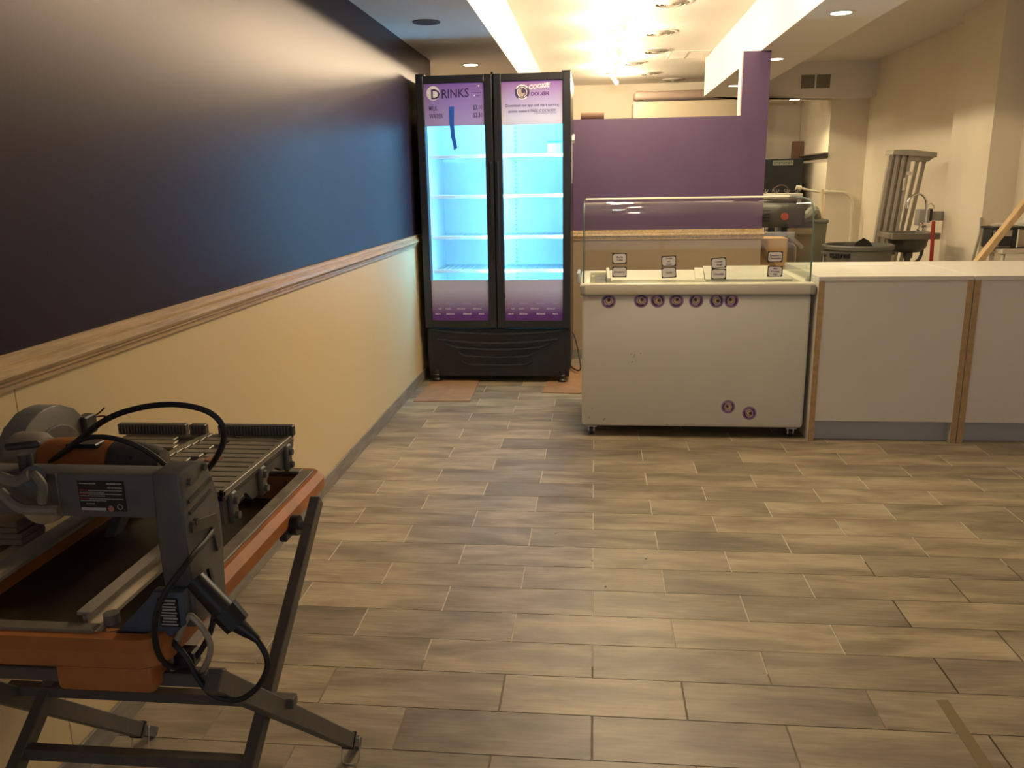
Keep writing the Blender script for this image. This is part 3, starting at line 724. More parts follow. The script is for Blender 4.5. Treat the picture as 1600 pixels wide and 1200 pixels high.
# roll lying on top of the partition
rl = thing('paper_roll', (0.02, YP+0.05, 1.872), 'brown cardboard tube lying on top of the purple partition', 'tube')
MB().lathe((0.045, YP+0.085, 1.900), [(0.016, -0.16), (0.027, -0.16), (0.027, 0.02), (0.016, 0.02), (0.016, -0.16)], 18, axis='x').build('tube_wall', mat('tube_card', (0.16, 0.09, 0.055), 0.7), rl, True)
rl_dark = mat('tube_core', (0.03, 0.02, 0.015), 0.8)
MB().cyl((0.057, YP+0.085, 1.900), (0.0645, YP+0.085, 1.900), 0.0155).build('tube_core', rl_dark, rl)

# ------------------------------------------------------------------ back area
cb = thing('cooler_box', (1.2, 11.75, 0), 'cream boxed-in cooler below the far ceiling, seen over the partition', 'cooler')
MB().box(0.495, 1.90, 11.42, 12.08, 0, 2.425, 0.01, 2).build('box_body', mat('cooler_cream', (0.60, 0.52, 0.38), 0.5), cb)
ub = thing('air_curtain', (1.4, 11.6, 2.43), 'long rounded grey-brown unit lying along the top of the cooler', 'air unit')
MB().box(0.50, 2.2, 11.40, 11.70, 2.440, 2.552, 0.035, 4).build('housing', mat('unit_brown', (0.30, 0.22, 0.18), 0.45), ub, True)
MB().box(0.62, 2.15, 11.395, 11.42, 2.428, 2.446).build('outlet_slot', mat('unit_dark', (0.07, 0.05, 0.045), 0.6), ub)

# black cabinet with label plate, and tall brown panel behind it
ov = thing('black_cabinet', (2.42, 11.4, 0), 'black appliance with a small pale label plate at the far back wall', 'appliance')
MB().box(2.06, 2.655, 11.20, 11.75, 0.0, 1.665, 0.008, 2).build('body', BLACK, ov)
pl_ = MB().box(2.277, 2.530, 11.194, 11.20, 1.578, 1.640).build('label_plate', mat('plate_grey', (0.14, 0.145, 0.12), 0.5), ov)
s = MB()
for k in range(8): s.box(2.29+k*0.029, 2.31+k*0.029, 11.192, 11.194, 1.595+0.012*(k % 2), 1.622)
s.build('plate_print', mat('plate_dark', (0.05, 0.06, 0.05), 0.5), pl_)
s = MB().box(2.12, 2.60, 11.185, 11.20, 0.75, 1.20, 0.006, 1).build('door_panel', BLACKMET, ov)
tag(MB().box(2.645, 2.785, 11.80, 11.86, 0.0, 1.90, 0.004, 1).build('brown_board', mat('brown_board', (0.18, 0.10, 0.065), 0.6), loc=(2.715, 11.83, 0)), 'tall brown board standing behind the black appliance', 'board')

# black bracket rail on the stub wall
br = thing('wall_rail', (2.79, 11.2, 1.69), 'dark metal rail fixed to the white stub wall', 'rail')
MB().box(2.765, 2.80, 10.60, 11.82, 1.650, 1.692, 0.003, 1).build('rail_body', mat('rail_dark', (0.06, 0.055, 0.045), 0.4, 0.4), br)
MB().box(2.74, 2.80, 10.60, 11.82, 1.694, 1.712, 0.002, 1).build('rail_lip', mat('rail_grey', (0.25, 0.22, 0.17), 0.4, 0.4), br)
MB().cyl((2.763, 11.72, 1.668), (2.768, 11.72, 1.668), 0.012, n=12).build('screw', CHROME, br)

# bent white pipe rail in front of the stub
pp = thing('white_pipe', (3.03, 10.5, 0), 'white bent pipe rail in front of the stub wall', 'pipe')
MB().tube([(2.775, 10.52, 1.246), (2.90, 10.52, 1.243), (3.0, 10.52, 1.235), (3.07, 10.52, 1.19), (3.105, 10.52, 1.10), (3.112, 10.52, 0.9), (3.12, 10.52, 0.45), (3.125, 10.52, 0.0)], 0.019, 10, sub=5).build('pipe_run', mat('pipe_white', (0.72, 0.66, 0.53), 0.4), pp, True)
MB().cyl((2.755, 10.52, 1.246), (2.80, 10.52, 1.246), 0.027, n=14).cyl((3.112, 10.52, 0.97), (3.112, 10.52, 1.01), 0.024, n=12).cyl((3.116, 10.52, 0.66), (3.116, 10.52, 0.70), 0.024, n=12).build('coupling', mat('pipe_white'), pp, True)
gb = thing('grab_bar', (2.57, 10.5, 1.28), 'short white bar running to the black appliance front', 'bar')
MB().cyl((2.44, 10.5, 1.302), (2.715, 10.5, 1.242), 0.013, n=12).cyl((2.425, 10.5, 1.305), (2.485, 10.5, 1.293), 0.028, n=12).build('bar_rod', mat('pipe_white'), gb, True)

# white beverage rack with tap levers, mixer and bin seen through the glass
wr = thing('tap_rack', (1.95, 9.0, 0), 'white rack with a row of small upright metal levers behind the freezer glass', 'rack')
MB().box(1.70, 2.14, 8.95, 9.25, 1.205, 1.258, 0.006, 2).build('rack_top', mat('rack_white', (0.74, 0.70, 0.62), 0.5), wr)
for x in (1.72, 2.10): MB().box(x, x+0.03, 8.97, 9.0, 0, 1.205).build('post', mat('rack_white'), wr)
MB().box(1.70, 2.13, 8.96, 9.24, 0.62, 0.66).build('lower_shelf', mat('rack_grey', (0.20, 0.19, 0.17), 0.5), wr)
for x in (1.765, 1.875, 1.985, 2.09):
    lv = MB().cyl((x, 8.98, 1.258), (x, 8.98, 1.305), 0.006, n=8)
    for dx in (-0.026, 0, 0.026): lv.tube([(x, 8.98, 1.266), (x+dx*0.7, 8.98, 1.276), (x+dx, 8.98, 1.302)], 0.0045, 6, sub=3)
    lv.build('lever', mat('lever_metal', (0.22, 0.20, 0.18), 0.3, 0.8), wr, True)
MB().tube([(1.86, 9.1, 1.245), (1.87, 9.1, 1.30), (1.94, 9.1, 1.345), (2.01, 9.1, 1.32), (2.03, 9.1, 1.245)], 0.006, 8).build('hose', mat('hose_brown', (0.07, 0.04, 0.04), 0.4), wr, True)

mx = thing('floor_mixer', (1.54, 7.3, 0), 'grey dough mixer with a red switch behind the freezer glass', 'mixer')
MXG = mat('mixer_grey', (0.10, 0.10, 0.085), 0.45, 0.0, vary=0.3, vscale=6)
MB().box(1.36, 1.70, 7.120, 7.620, 0.0, 0.10, 0.01, 2).build('base', MXG, mx)
MB().box(1.58, 1.72, 7.270, 7.570, 0.10, 1.02, 0.03, 3).build('column', MXG, mx, True)
MB().box(1.37, 1.74, 7.140, 7.540, 1.01, 1.20, 0.04, 4).build('motor_head', MXG, mx, True)
vs = MB()
for k in range(4): vs.box(1.385, 1.45, 7.136, 7.144, 1.06+k*0.028, 1.072+k*0.028)
vs.build('vent_slots', BLACK, mx)
MB().cyl((1.57, 7.140, 1.10), (1.57, 7.120, 1.10), 0.030, n=16).build('red_switch', mat('switch_red', (0.55, 0.10, 0.07), 0.4), mx, True)
MB().cyl((1.46, 7.320, 1.01), (1.46, 7.320, 0.86), 0.028, 0.022).build('planetary', CHROME, mx, True)
MB().lathe((1.46, 7.320, 0.42), [(0.0, 0.0), (0.10, 0.01), (0.145, 0.10), (0.155, 0.36), (0.165, 0.365), (0.16, 0.375), (0.148, 0.36), (0.135, 0.1), (0, 0.02)], 24).build('bowl', ALU, mx, True)
MB().bar((1.34, 7.140, 0.955), (1.66, 7.140, 0.955), 0.012, 0.04, bev=0.002).bar((1.62, 7.150, 0.94), (1.74, 7.180, 0.84), 0.03, 0.03, bev=0.004).build('bowl_guard', ALU, mx)
MB().tube([(1.35, 7.120, 0.80), (1.36, 7.120, 0.86), (1.41, 7.120, 0.885), (1.60, 7.120, 0.885), (1.66, 7.120, 0.86), (1.67, 7.120, 0.80), (1.67, 7.120, 0.45)], 0.010, 8).build('bail_handle', CHROME, mx, True)

tag(MB().box(1.305, 1.525, 6.76, 7.02, 0.0, 0.948, 0.003, 1).build('tall_carton', mat('carton_tan', (0.52, 0.33, 0.15), 0.8, vary=0.08, vscale=5), loc=(1.41, 6.9, 0)), 'tall plain tan cardboard carton beside the end of the purple partition', 'carton')
p1_, p2_ = at(1189, 384, Y=6.735), at(1217, 430, Y=6.72); k_ = p1_.z/(p1_.z-p2_.z)
tag(MB().bar(p1_, p1_ + (p2_-p1_)*k_, 0.016, 0.035).build('leaning_strip', mat('strip_brown', (0.22, 0.13, 0.06), 0.7), loc=tuple(p1_ + (p2_-p1_)*k_)), 'brown wooden strip leaning in front of the tan carton', 'strip')

gb2 = thing('grey_bin', (1.83, 7.55, 0), 'grey-green bagged bin behind the right end of the freezer glass', 'bin')
MB().add([(1.70, 7.42, 0), (1.94, 7.42, 0), (1.94, 7.75, 0), (1.70, 7.75, 0), (1.655, 7.38, 1.045), (1.985, 7.38, 1.045), (1.985, 7.80, 1.045), (1.655, 7.80, 1.045)], [(3,2,1,0),(4,5,6,7),(0,1,5,4),(1,2,6,5),(2,3,7,6),(3,0,4,7)]).build('bin_body', mat('bin_greygreen', (0.19, 0.18, 0.12), 0.6, vary=0.2, vscale=4, bump=0.3, bscale=12), gb2)
MB().box(1.645, 1.995, 7.37, 7.81, 1.03, 1.06, 0.008, 2).build('bin_rim', mat('bin_rim', (0.14, 0.13, 0.10), 0.5), gb2)
bgm = MB()
ring = []
for i in range(24):
    t_ = 2*math.pi*i/24; ring.append((1.80+0.13*math.cos(t_), 7.58+0.16*math.sin(t_), 1.10+0.03*math.sin(5*t_)))
bgm.tube(ring, 0.045, 8, closed=True, sub=2).build('bag_edge', mat('bag_grey', (0.36, 0.34, 0.28), 0.35, bump=0.6, bscale=30), gb2, True)
tag(MB().bar((1.985, 7.36, 0.0), (2.06, 7.9, 1.30), 0.022, 0.045).build('leaning_stick', mat('stick_tan', (0.48, 0.38, 0.22), 0.7), loc=(1.985, 7.36, 0)), 'pale wooden stick leaning between the grey bin and the white wall', 'stick')

# big round waste container
tc_ = thing('waste_container', (2.15, 7.05, 0), 'large round dark grey waste container behind the counter', 'bin')
BG = mat('brute_grey', (0.12, 0.115, 0.10), 0.55)
MB().lathe((2.15, 7.05, 0), [(0.0, 0.0), (0.215, 0.0), (0.222, 0.02), (0.255, 0.70), (0.262, 0.845), (0.252, 0.845), (0.245, 0.70), (0.21, 0.03), (0.0, 0.03)], 36).build('container_body', BG, tc_, True)
MB().lathe((2.15, 7.05, 0), [(0.262, 0.835), (0.277, 0.840), (0.279, 0.866), (0.272, 0.874), (0.254, 0.874), (0.250, 0.840)], 36).build('rim', BG, tc_, True)
for s_ in (-1, 1):
    MB().box(2.15+s_*0.262-0.02, 2.15+s_*0.262+0.02, 7.0, 7.1, 0.79, 0.815, 0.006, 2).build('handle', BG, tc_, True)
cwd = math.radians(224)
tdir = Vector((-math.sin(cwd), math.cos(cwd), 0)); cpos = Vector((2.15+0.2645*math.cos(cwd), 7.05+0.2645*math.sin(cwd), 0.783))
text('BRUTE', 0.032, mat('brute_print', (0.012, 0.012, 0.012), 0.6), tc_, cpos, xd=tdir, yd=(0, 0, 1), align='CENTER', sx=1.25, weight=0.002, depth=0.012)
bag = MB()
bag.add([(2.08, 7.00, 0.80), (2.30, 7.00, 0.80), (2.32, 7.15, 0.80), (2.08, 7.15, 0.80), (2.13, 7.03, 0.89), (2.19, 7.05, 0.925), (2.24, 7.06, 0.90), (2.27, 7.07, 0.86), (2.12, 7.12, 0.87), (2.20, 7.12, 0.91), (2.26, 7.12, 0.87)],
        [(0,1,7,6,5,4), (1,2,10,7), (2,3,8,9,10), (3,0,4,8), (4,5,9,8), (5,6,7,10,9), (3,2,1,0)])
tag(bag.build('black_lump', mat('black_bag', (0.006, 0.006, 0.006), 0.5, bump=0.5, bscale=25), loc=(2.2, 7.07, 0.80)), 'black crumpled item sticking out of the large waste container', 'bag')

# hand sink on a pedestal with a gooseneck tap
sk = thing('hand_sink', (2.65, 7.33, 0), 'grey steel hand sink with pedestal and gooseneck tap', 'sink')
SS = mat('dull_steel', (0.30, 0.28, 0.24), 0.32, 0.75, vary=0.2, vscale=5)
SSD = mat('dark_steel', (0.10, 0.095, 0.085), 0.4, 0.5)
r_ = MB()
r_.box(2.45, 2.83, 7.14, 7.20, 0.900, 0.952, 0.006, 2).box(2.45, 2.83, 7.46, 7.52, 0.900, 0.952, 0.006, 2).box(2.45, 2.50, 7.20, 7.46, 0.900, 0.952, 0.006, 2).box(2.74, 2.83, 7.20, 7.46, 0.900, 0.952, 0.006, 2)
r_.build('rim', SS, sk)
MB().lathe((2.64, 7.33, 0.775), [(0, 0.0), (0.10, 0.012), (0.145, 0.05), (0.160, 0.120), (0.165, 0.135), (0.150, 0.13), (0.125, 0.06), (0, 0.02)], 28).build('bowl', SSD, sk, True)
MB().cyl((2.65, 7.33, 0.0), (2.65, 7.33, 0.79), 0.026, n=14).lathe((2.65, 7.33, 0), [(0.0, 0.0), (0.11, 0.0), (0.11, 0.012), (0.04, 0.03)], 20).cyl((2.65, 7.33, 0.735), (2.65, 7.33, 0.79), 0.040, n=14).build('pedestal', SSD, sk, True)
MB().tube([(2.76, 7.34, 0.90), (2.77, 7.34, 0.80), (2.75, 7.34, 0.72), (2.70, 7.34, 0.68), (2.66, 7.34, 0.60)], 0.014, 8).build('trap_pipe', SSD, sk, True)
MB().tube([(2.787, 7.38, 1.00), (2.787, 7.38, 1.12), (2.780, 7.38, 1.20), (2.745, 7.38, 1.252), (2.705, 7.38, 1.264), (2.660, 7.38, 1.245), (2.632, 7.38, 1.205), (2.626, 7.38, 1.165)], 0.010, 10).build('gooseneck', CHROME, sk, True)
MB().cyl((2.626, 7.38, 1.175), (2.625, 7.38, 1.145), 0.013, n=12).build('spout_tip', CHROME, sk, True)
MB().box(2.745, 2.83, 7.36, 7.41, 0.985, 1.025, 0.01, 2).cyl((2.787, 7.385, 0.952), (2.787, 7.385, 0.99), 0.020).cyl((2.75, 7.36, 1.005), (2.715, 7.33, 0.965), 0.009, 0.012, n=10).build('tap_body', CHROME, sk, True)
sp_ = thing('soap_dispenser', (2.955, 7.50, 1.02), 'grey wall soap dispenser behind the sink tap', 'dispenser')
MB().box(2.795, 2.90, 7.56, 7.66, 0.99, 1.128, 0.012, 3).build('dispenser_body', mat('disp_grey', (0.30, 0.29, 0.26), 0.5), sp_, True)
MB().box(2.895, 3.019, 7.60, 7.618, 1.03, 1.11, 0.004, 1).build('wall_bracket', mat('disp_grey'), sp_)
MB().box(2.885, 2.908, 7.555, 7.60, 1.03, 1.133, 0.004, 1).build('black_side', BLACK, sp_)
MB().tube([(2.86, 7.6, 1.12), (2.873, 7.6, 1.16), (2.90, 7.6, 1.178), (2.925, 7.6, 1.155), (2.93, 7.6, 1.125)], 0.006, 8).build('tube_loop', mat('pipe_white'), sp_, True)
rd = thing('red_handle', (2.83, 7.1, 0), 'red handle leaning upright against the wall by the sink', 'handle')
MB().bar((2.775, 7.06, 0.0), (2.745, 7.10, 1.05), 0.015, 0.03, bev=0.004).build('shaft', mat('red_paint', (0.26, 0.020, 0.018), 0.4), rd)
MB().box(2.72, 2.86, 7.02, 7.09, 0.0, 0.035, 0.005, 1).build('foot', mat('red_dark', (0.10, 0.02, 0.02), 0.5), rd)

# folded aluminium step ladder leaning on the right wall
ld = thing('step_ladder', (2.72, 8.0, 0), 'folded aluminium step ladder leaning against the right wall', 'ladder')
LA = mat('ladder_alu', (0.46, 0.43, 0.37), 0.42, 0.55, vary=0.2, vscale=5)
def rung_pt(u, v): # u across (0..1), v up (0..1)
    a = Vector((2.47, 7.86, 0.0)).lerp(Vector((2.62, 7.86, 0.0)), u); b = Vector((2.645, 7.95, 1.60)).lerp(Vector((2.79, 7.95, 1.60)), u)
    return a.lerp(b, v)
for u in (0.0, 0.38, 0.76, 1.14):
    p, q = rung_pt(u, 0), rung_pt(u, 1)
    MB().bar(p, q, 0.046, 0.030, up=(1, 0, 0.1)).build('rail', LA, ld)
for u in (0.19, 0.57, 0.95):
    p, q = rung_pt(u, 0), rung_pt(u, 1)
    MB().bar(p + Vector((0, 0.014, 0)), q + Vector((0, 0.014, 0)), 0.046, 0.006, up=(1, 0, 0.1)).build('web', mat('ladder_alu_dark', (0.33, 0.31, 0.26), 0.4, 0.6), ld)
for du, dx in ((0, 0.015), (1, 0.075)):
    p = Vector((2.70 + dx, 8.06, 0.0)); q = Vector((2.885 + dx, 8.0, 1.56))
    MB().bar(p, q, 0.024, 0.03, up=(1, 0, 0.1)).build('rear_leg', LA, ld)
MB().prism([(2.635, 1.600), (2.79, 1.590), (3.02, 1.570), (3.02, 1.610), (2.80, 1.640), (2.645, 1.642)], 'y', 7.88, 8.08, 0.004).build('top_cap', LA, ld)
MB().prism([(2.80, 1.545), (2.965, 1.535), (3.015, 1.572), (2.79, 1.592)], 'y', 7.92, 8.05).build('cap_bracket', mat('ladder_alu_dark'), ld)
for v in (0.18, 0.36, 0.54, 0.72):
    p, q = rung_pt(0.0, v), rung_pt(1.14, v)
    MB().bar(p + Vector((0, -0.012, 0)), q + Vector((0, -0.012, 0)), 0.05, 0.02, up=(0, 0, 1)).build('rung', LA, ld) if v < 0.3 else None
MB().box(2.785, 2.815, 7.87, 7.93, 1.42, 1.45, 0.004, 1).box(2.76, 2.785, 7.90, 7.93, 1.28, 1.40, 0.01, 2).build('latch', mat('latch_white', (0.62, 0.58, 0.5), 0.5), ld)

# lumber, conduit, stainless machine at the right edge
tag(MB().bar((2.35, 5.72, 0.60), (2.86, 5.58, 1.47), 0.038, 0.060, up=(0, 1, 0), bev=0.003).build('lumber', mat('pine', (0.62, 0.42, 0.22), 0.7, vary=0.2, vscale=12, stretch=(2, 2, .5)), loc=(2.30, 5.8, 0.5)), 'pine two-by-four leaning at the right edge behind the counter', 'lumber')
tag(MB().tube([(2.88, 6.82, 0.0), (2.945, 6.82, 0.57), (2.962, 6.82, 0.75), (2.984, 6.82, 0.90), (2.998, 6.83, 0.985), (3.003, 6.85, 1.085)], 0.011, 8, sub=4).build('conduit', mat('conduit_grey', (0.36, 0.35, 0.30), 0.4, 0.5), loc=(2.88, 6.82, 0), smooth=True), 'thin bent grey metal conduit leaning beside the pilaster', 'conduit')
wt = thing('work_table', (2.97, 6.3, 0), 'pale work table carrying the steel machine at the right edge', 'table')
MB().box(2.84, 3.23, 6.10, 6.38, 0.865, 0.900, 0.004, 1).build('table_top', mat('table_pale', (0.55, 0.50, 0.42), 0.5), wt)
for x in (2.86, 3.18):
    for y in (6.12, 6.33): MB().box(x, x+0.035, y, y+0.035, 0, 0.865).build('leg', mat('table_pale'), wt)
MB().box(2.865, 3.23, 6.094, 6.10, 0.70, 0.866).build('apron', mat('apron_white', (0.70, 0.66, 0.58), 0.6), wt)
sm = thing('steel_machine', (3.0, 6.4, 0.9), 'stainless steel machine with black top edge and panel at the right edge', 'machine')
MB().box(2.80, 3.22, 6.18, 6.36, 0.905, 1.035, 0.008, 2).build('housing', mat('machine_steel', (0.42, 0.37, 0.30), 0.28, 0.8, vary=0.2, vscale=6), sm, True)
MB().box(2.792, 3.225, 6.165, 6.37, 1.035, 1.050, 0.004, 1).build('black_top', BLACK, sm)
MB().box(2.785, 2.795, 6.17, 6.30, 0.905, 1.035).box(2.845, 2.925, 6.172, 6.182, 0.915, 0.985, 0.003, 1).box(2.93, 2.955, 6.172, 6.182, 0.905, 1.035).build('front_panel', BLACK, sm)
MB().box(2.955, 2.968, 6.160, 6.182, 0.905, 1.035, 0.003, 1).build('steel_strip', CHROME, sm)
for x in (2.88, 3.18): MB().cyl((x, 6.24, 0.9), (x, 6.24, 0.906), 0.014).build('foot', BLACK, sm)
tag(MB().lathe((2.88, 6.27, 1.0515), [(0, 0.0), (0.055, 0.0), (0.06, 0.012), (0.02, 0.022), (0, 0.023)], 14).build('plastic_wrap', mat('wrap_clear', (0.6, 0.58, 0.52), 0.3, bump=0.8, bscale=30), loc=(2.88, 6.27, 1.0515), smooth=True), 'crumpled clear plastic lying on the left of the machine top', 'wrap')
tag(MB().lathe((3.08, 6.27, 1.0515), [(0, 0.0), (0.07, 0.0), (0.075, 0.02), (0.05, 0.04), (0, 0.048)], 14).build('plastic_wrap', MATS['wrap_clear'], loc=(3.08, 6.27, 1.0515), smooth=True), 'larger crumpled clear plastic on the machine top at the right edge', 'wrap')

# ------------------------------------------------------------------ tile saw on its folding stand
sw = thing('tile_saw', (-0.93, 1.45, 0), 'dusty orange and grey wet tile saw on a folding steel stand by the left wall', 'saw')
ORANGE = mat('saw_orange', (0.50, 0.165, 0.035), 0.5, vary=0.35, vscale=9, col2=(0.34, 0.12, 0.035))
SAWG = mat('saw_grey', (0.085, 0.085, 0.088), 0.5, vary=0.4, vscale=10, col2=(0.13, 0.115, 0.095))
SAWD = mat('saw_dark', (0.035, 0.034, 0.034), 0.5, vary=0.4, vscale=12, col2=(0.09, 0.075, 0.06))
DUST = mat('dusty_metal', (0.24, 0.20, 0.15), 0.6, vary=0.4, vscale=14)
SAWALU = mat('saw_aluminium', (0.30, 0.26, 0.20), 0.45, 0.3, vary=0.35, vscale=10)
RAILA = mat('rail_aluminium', (0.50, 0.45, 0.37), 0.35, 0.6, vary=0.2, vscale=8)
STAND = mat('stand_steel', (0.085, 0.078, 0.070), 0.5, 0.2, vary=0.35, vscale=10, col2=(0.13, 0.11, 0.09))
def rrect(x0, x1, y0, y1, ins, z, r, n=5):
    x0 += ins; x1 -= ins; y0 += ins; y1 -= ins; r = max(0.004, r-ins); out = []
    for cx, cy, a in ((x1-r, y1-r, 0), (x0+r, y1-r, 90), (x0+r, y0+r, 180), (x1-r, y0+r, 270)):
        for k in range(n+1):
            t_ = math.radians(a+90*k/n); out.append((cx+r*math.cos(t_), cy+r*math.sin(t_), z))
    return out
def loft(loops, cap0=True, cap1=True):
    b = MB(); R_ = [[b.bm.verts.new(v) for v in l] for l in loops]; n = len(R_[0])
    for A, B in zip(R_, R_[1:]):
        for i in range(n): b.bm.faces.new((A[i], A[(i+1) % n], B[(i+1) % n], B[i]))
    if cap0: b.bm.faces.new(R_[0][::-1])
    if cap1: b.bm.faces.new(R_[-1])
    return b
PX0, PX1, PY0, PY1 = -1.205, -0.672, 1.085, 1.925
ZR = 0.705
pan = loft([rrect(PX0, PX1, PY0, PY1, i_, z, 0.045) for i_, z in ((0.075, 0.600), (0.060, 0.61), (0.040, 0.655), (0.010, 0.655), (0.000, 0.664), (0.000, 0.690), (0.014, ZR), (0.034, ZR), (0.036, 0.697), (0.052, 0.695), (0.066, 0.622), (0.080, 0.612))]).build('water_pan', ORANGE, sw, True, auto=30)
MB().box(-0.86, -0.695, 1.092, 1.20, 0.612, 0.668, 0.010, 2).build('pan_drop_end', ORANGE, sw, True)
sg = loft([rrect(PX0, PX1, PY0, PY1, 0.060, 0.626, 0.045), rrect(PX0, PX1, PY0, PY1, 0.0585, 0.640, 0.045)]).build('dark_pan_sheet', mat('dark_pan_sheet', (0.035, 0.022, 0.012), 0.35), sw)  # dark brown sheet added to darken the pan interior
rim = MB()
rim.box(PX1-0.056, PX1-0.024, PY0+0.15, PY1-0.04, ZR-0.002, ZR+0.005, 0.002, 1).box(PX0+0.03, PX1-0.13, PY0+0.030, PY0+0.056, ZR-0.002, ZR+0.004, 0.002, 1).box(PX0+0.024, PX0+0.056, PY0+0.06, PY1-0.04, ZR-0.002, ZR+0.005, 0.002, 1).box(PX0+0.056, PX1-0.056, PY1-0.056, PY1-0.026, ZR-0.002, ZR+0.005, 0.002, 1)
rim.build('rim_ledge', DUST, sw)
# guide rails
for x in (-0.835, -1.125):
    r = MB().box(x-0.013, x+0.013, 1.150, 1.90, 0.716, 0.722).box(x-0.004, x+0.004, 1.150, 1.90, 0.690, 0.718).box(x-0.013, x+0.013, 1.150, 1.90, 0.684, 0.691)
    ro = r.build('guide_rail', RAILA, sw)
    for y in (1.155, 1.885): MB().box(x-0.02, x+0.02, y-0.015, y+0.015, 0.655, 0.684).build('rail_mount', SAWD, ro)
# sliding table with slots
tb = MB()
TX_0, TX_1, TY_0, TY_1, TZ = -1.175, -0.745, 1.495, 1.895, 0.800
tbo = MB().box(TX_0, TX_1, TY_0, TY_1, TZ-0.022, TZ-0.007, 0.003, 1).build('table', SAWD, sw)
sl = MB(); n = 13; wd = (TY_1-TY_0)/n
for k in range(n):
    a, b = TY_0+k*wd+0.0022, TY_0+(k+1)*wd-0.0022
    xm = -1.0 + 0.055*(k/n)
    sl.box(TX_0+0.004, xm-0.035-0.02*(k % 3), a, b, TZ-0.008, TZ, 0.0015, 1)
    sl.box(xm-0.028, xm-0.004, a-.003, b+.003, TZ-0.008, TZ, 0.001, 1)
    sl.box(xm+0.002, xm+0.055+0.012*(k % 3), a, b, TZ-0.008, TZ, 0.0015, 1)
    sl.box(xm+0.075, TX_1-0.004, a, b, TZ-0.008, TZ, 0.0015, 1)
sl.build('table_slats', SAWALU, tbo)
MB().box(TX_1-0.012, TX_1, TY_0, TY_1, TZ-0.010, TZ+0.001, 0.001, 1).box(TX_0, TX_1, TY_0, TY_0+0.010, TZ-0.010, TZ+0.001, 0.001, 1).build('table_edge', SAWALU, tbo)
for x, y in ((-1.085, 1.70), (-0.86, 1.70)):
    MB().cyl((x, y, TZ), (x, y, TZ+0.0012), 0.020, n=18).build('round_badge', mat('badge_red', (0.30, 0.12, 0.08), 0.5), tbo)
sk_ = MB().prism([(TY_0, TZ-0.010), (TY_1, TZ-0.010), (TY_1+0.004, TZ-0.030), (TY_1-0.03, TZ-0.050), (TY_1-0.07, TZ-0.072), (TY_1-0.12, TZ-0.045), (TY_0+0.24, TZ-0.045), (TY_0+0.20, TZ-0.075), (TY_0+0.14, TZ-0.070), (TY_0+0.11, TZ-0.042), (TY_0+0.06, TZ-0.045), (TY_0+0.03, TZ-0.078), (TY_0, TZ-0.070)], 'x', TX_1-0.016, TX_1-0.004).build('side_skirt', SAWG, tbo)
for y in (TY_0+0.035, TY_0+0.19, TY_1-0.05):
    bl = MB()
    for dz in (-0.030, -0.062): bl.cyl((TX_1-0.004, y, TZ+dz), (TX_1+0.014, y, TZ+dz), 0.009, 0.008, n=10)
    bl.box(TX_1-0.006, TX_1+0.006, y-0.016, y+0.016, TZ-0.078, TZ-0.012, 0.004, 1)
    bl.build('roller_bracket', SAWG, sw, True)
# ribbed fence at the far end
for a, b in ((-1.200, -1.020), (-1.010, -0.968), (-0.935, -0.742)):
    f_ = MB().box(a, b, 1.882, 1.902, TZ-0.004, TZ+0.024, 0.002, 1).build('fence', SAWD, tbo)
    rb = MB(); k = a+0.004
    while k < b-0.006:
        rb.box(k, k+0.004, 1.879, 1.883, TZ+0.001, TZ+0.022); k += 0.008
    rb.build('fence_ribs', SAWG, tbo)
# column, arm, foot bracket
MB().prism([(1.150, 0.700), (1.262, 0.690), (1.268, 0.76), (1.262, 0.80), (1.275, 0.86), (1.262, 0.90), (1.245, 0.955), (1.210, 0.968), (1.150, 0.966), (1.150, 0.860)], 'x', -0.690, -0.642, 0.006).build('column', SAWG, sw, True)
MB().box(-1.12, -0.66, 1.154, 1.205, 0.888, 0.962, 0.006, 2).build('saw_arm', SAWG, sw, True)
MB().box(-0.851, -0.849, 1.1525, 1.155, 0.888, 0.962).build('arm_seam', DUST, sw)
cs = MB().prism([(1.165, 0.88), (1.25, 0.86), (1.255, 0.80), (1.24, 0.795), (1.23, 0.845), (1.165, 0.862)], 'x', -0.642, -0.638).bar((-0.640, 1.165, 0.915), (-0.640, 1.245, 0.925), 0.004, 0.006).bar((-0.640, 1.165, 0.895), (-0.640, 1.24, 0.905), 0.004, 0.005)
for y, z in ((1.175, 0.945), (1.225, 0.952), (1.18, 0.875)): cs.cyl((-0.642, y, z), (-0.636, y, z), 0.006, n=10)
cs.build('column_relief', SAWD, sw)
FB = mat('bracket_blue_grey', (0.070, 0.085, 0.115), 0.5, vary=0.3, vscale=10)
MB().prism([(-0.800, 0.690), (-0.775, 0.690), (-0.705, 0.760), (-0.700, 0.775), (-0.648, 0.775), (-0.648, 0.720), (-0.700, 0.675), (-0.735, 0.632), (-0.752, 0.668), (-0.790, 0.678)], 'y', 1.128, 1.150, 0.003).build('foot_bracket', FB, sw, True)
MB().cyl((-0.788, 1.15, 0.705), (-0.788, 1.15, 0.722), 0.013, n=12).build('bracket_bolt', SAWG, sw, True)
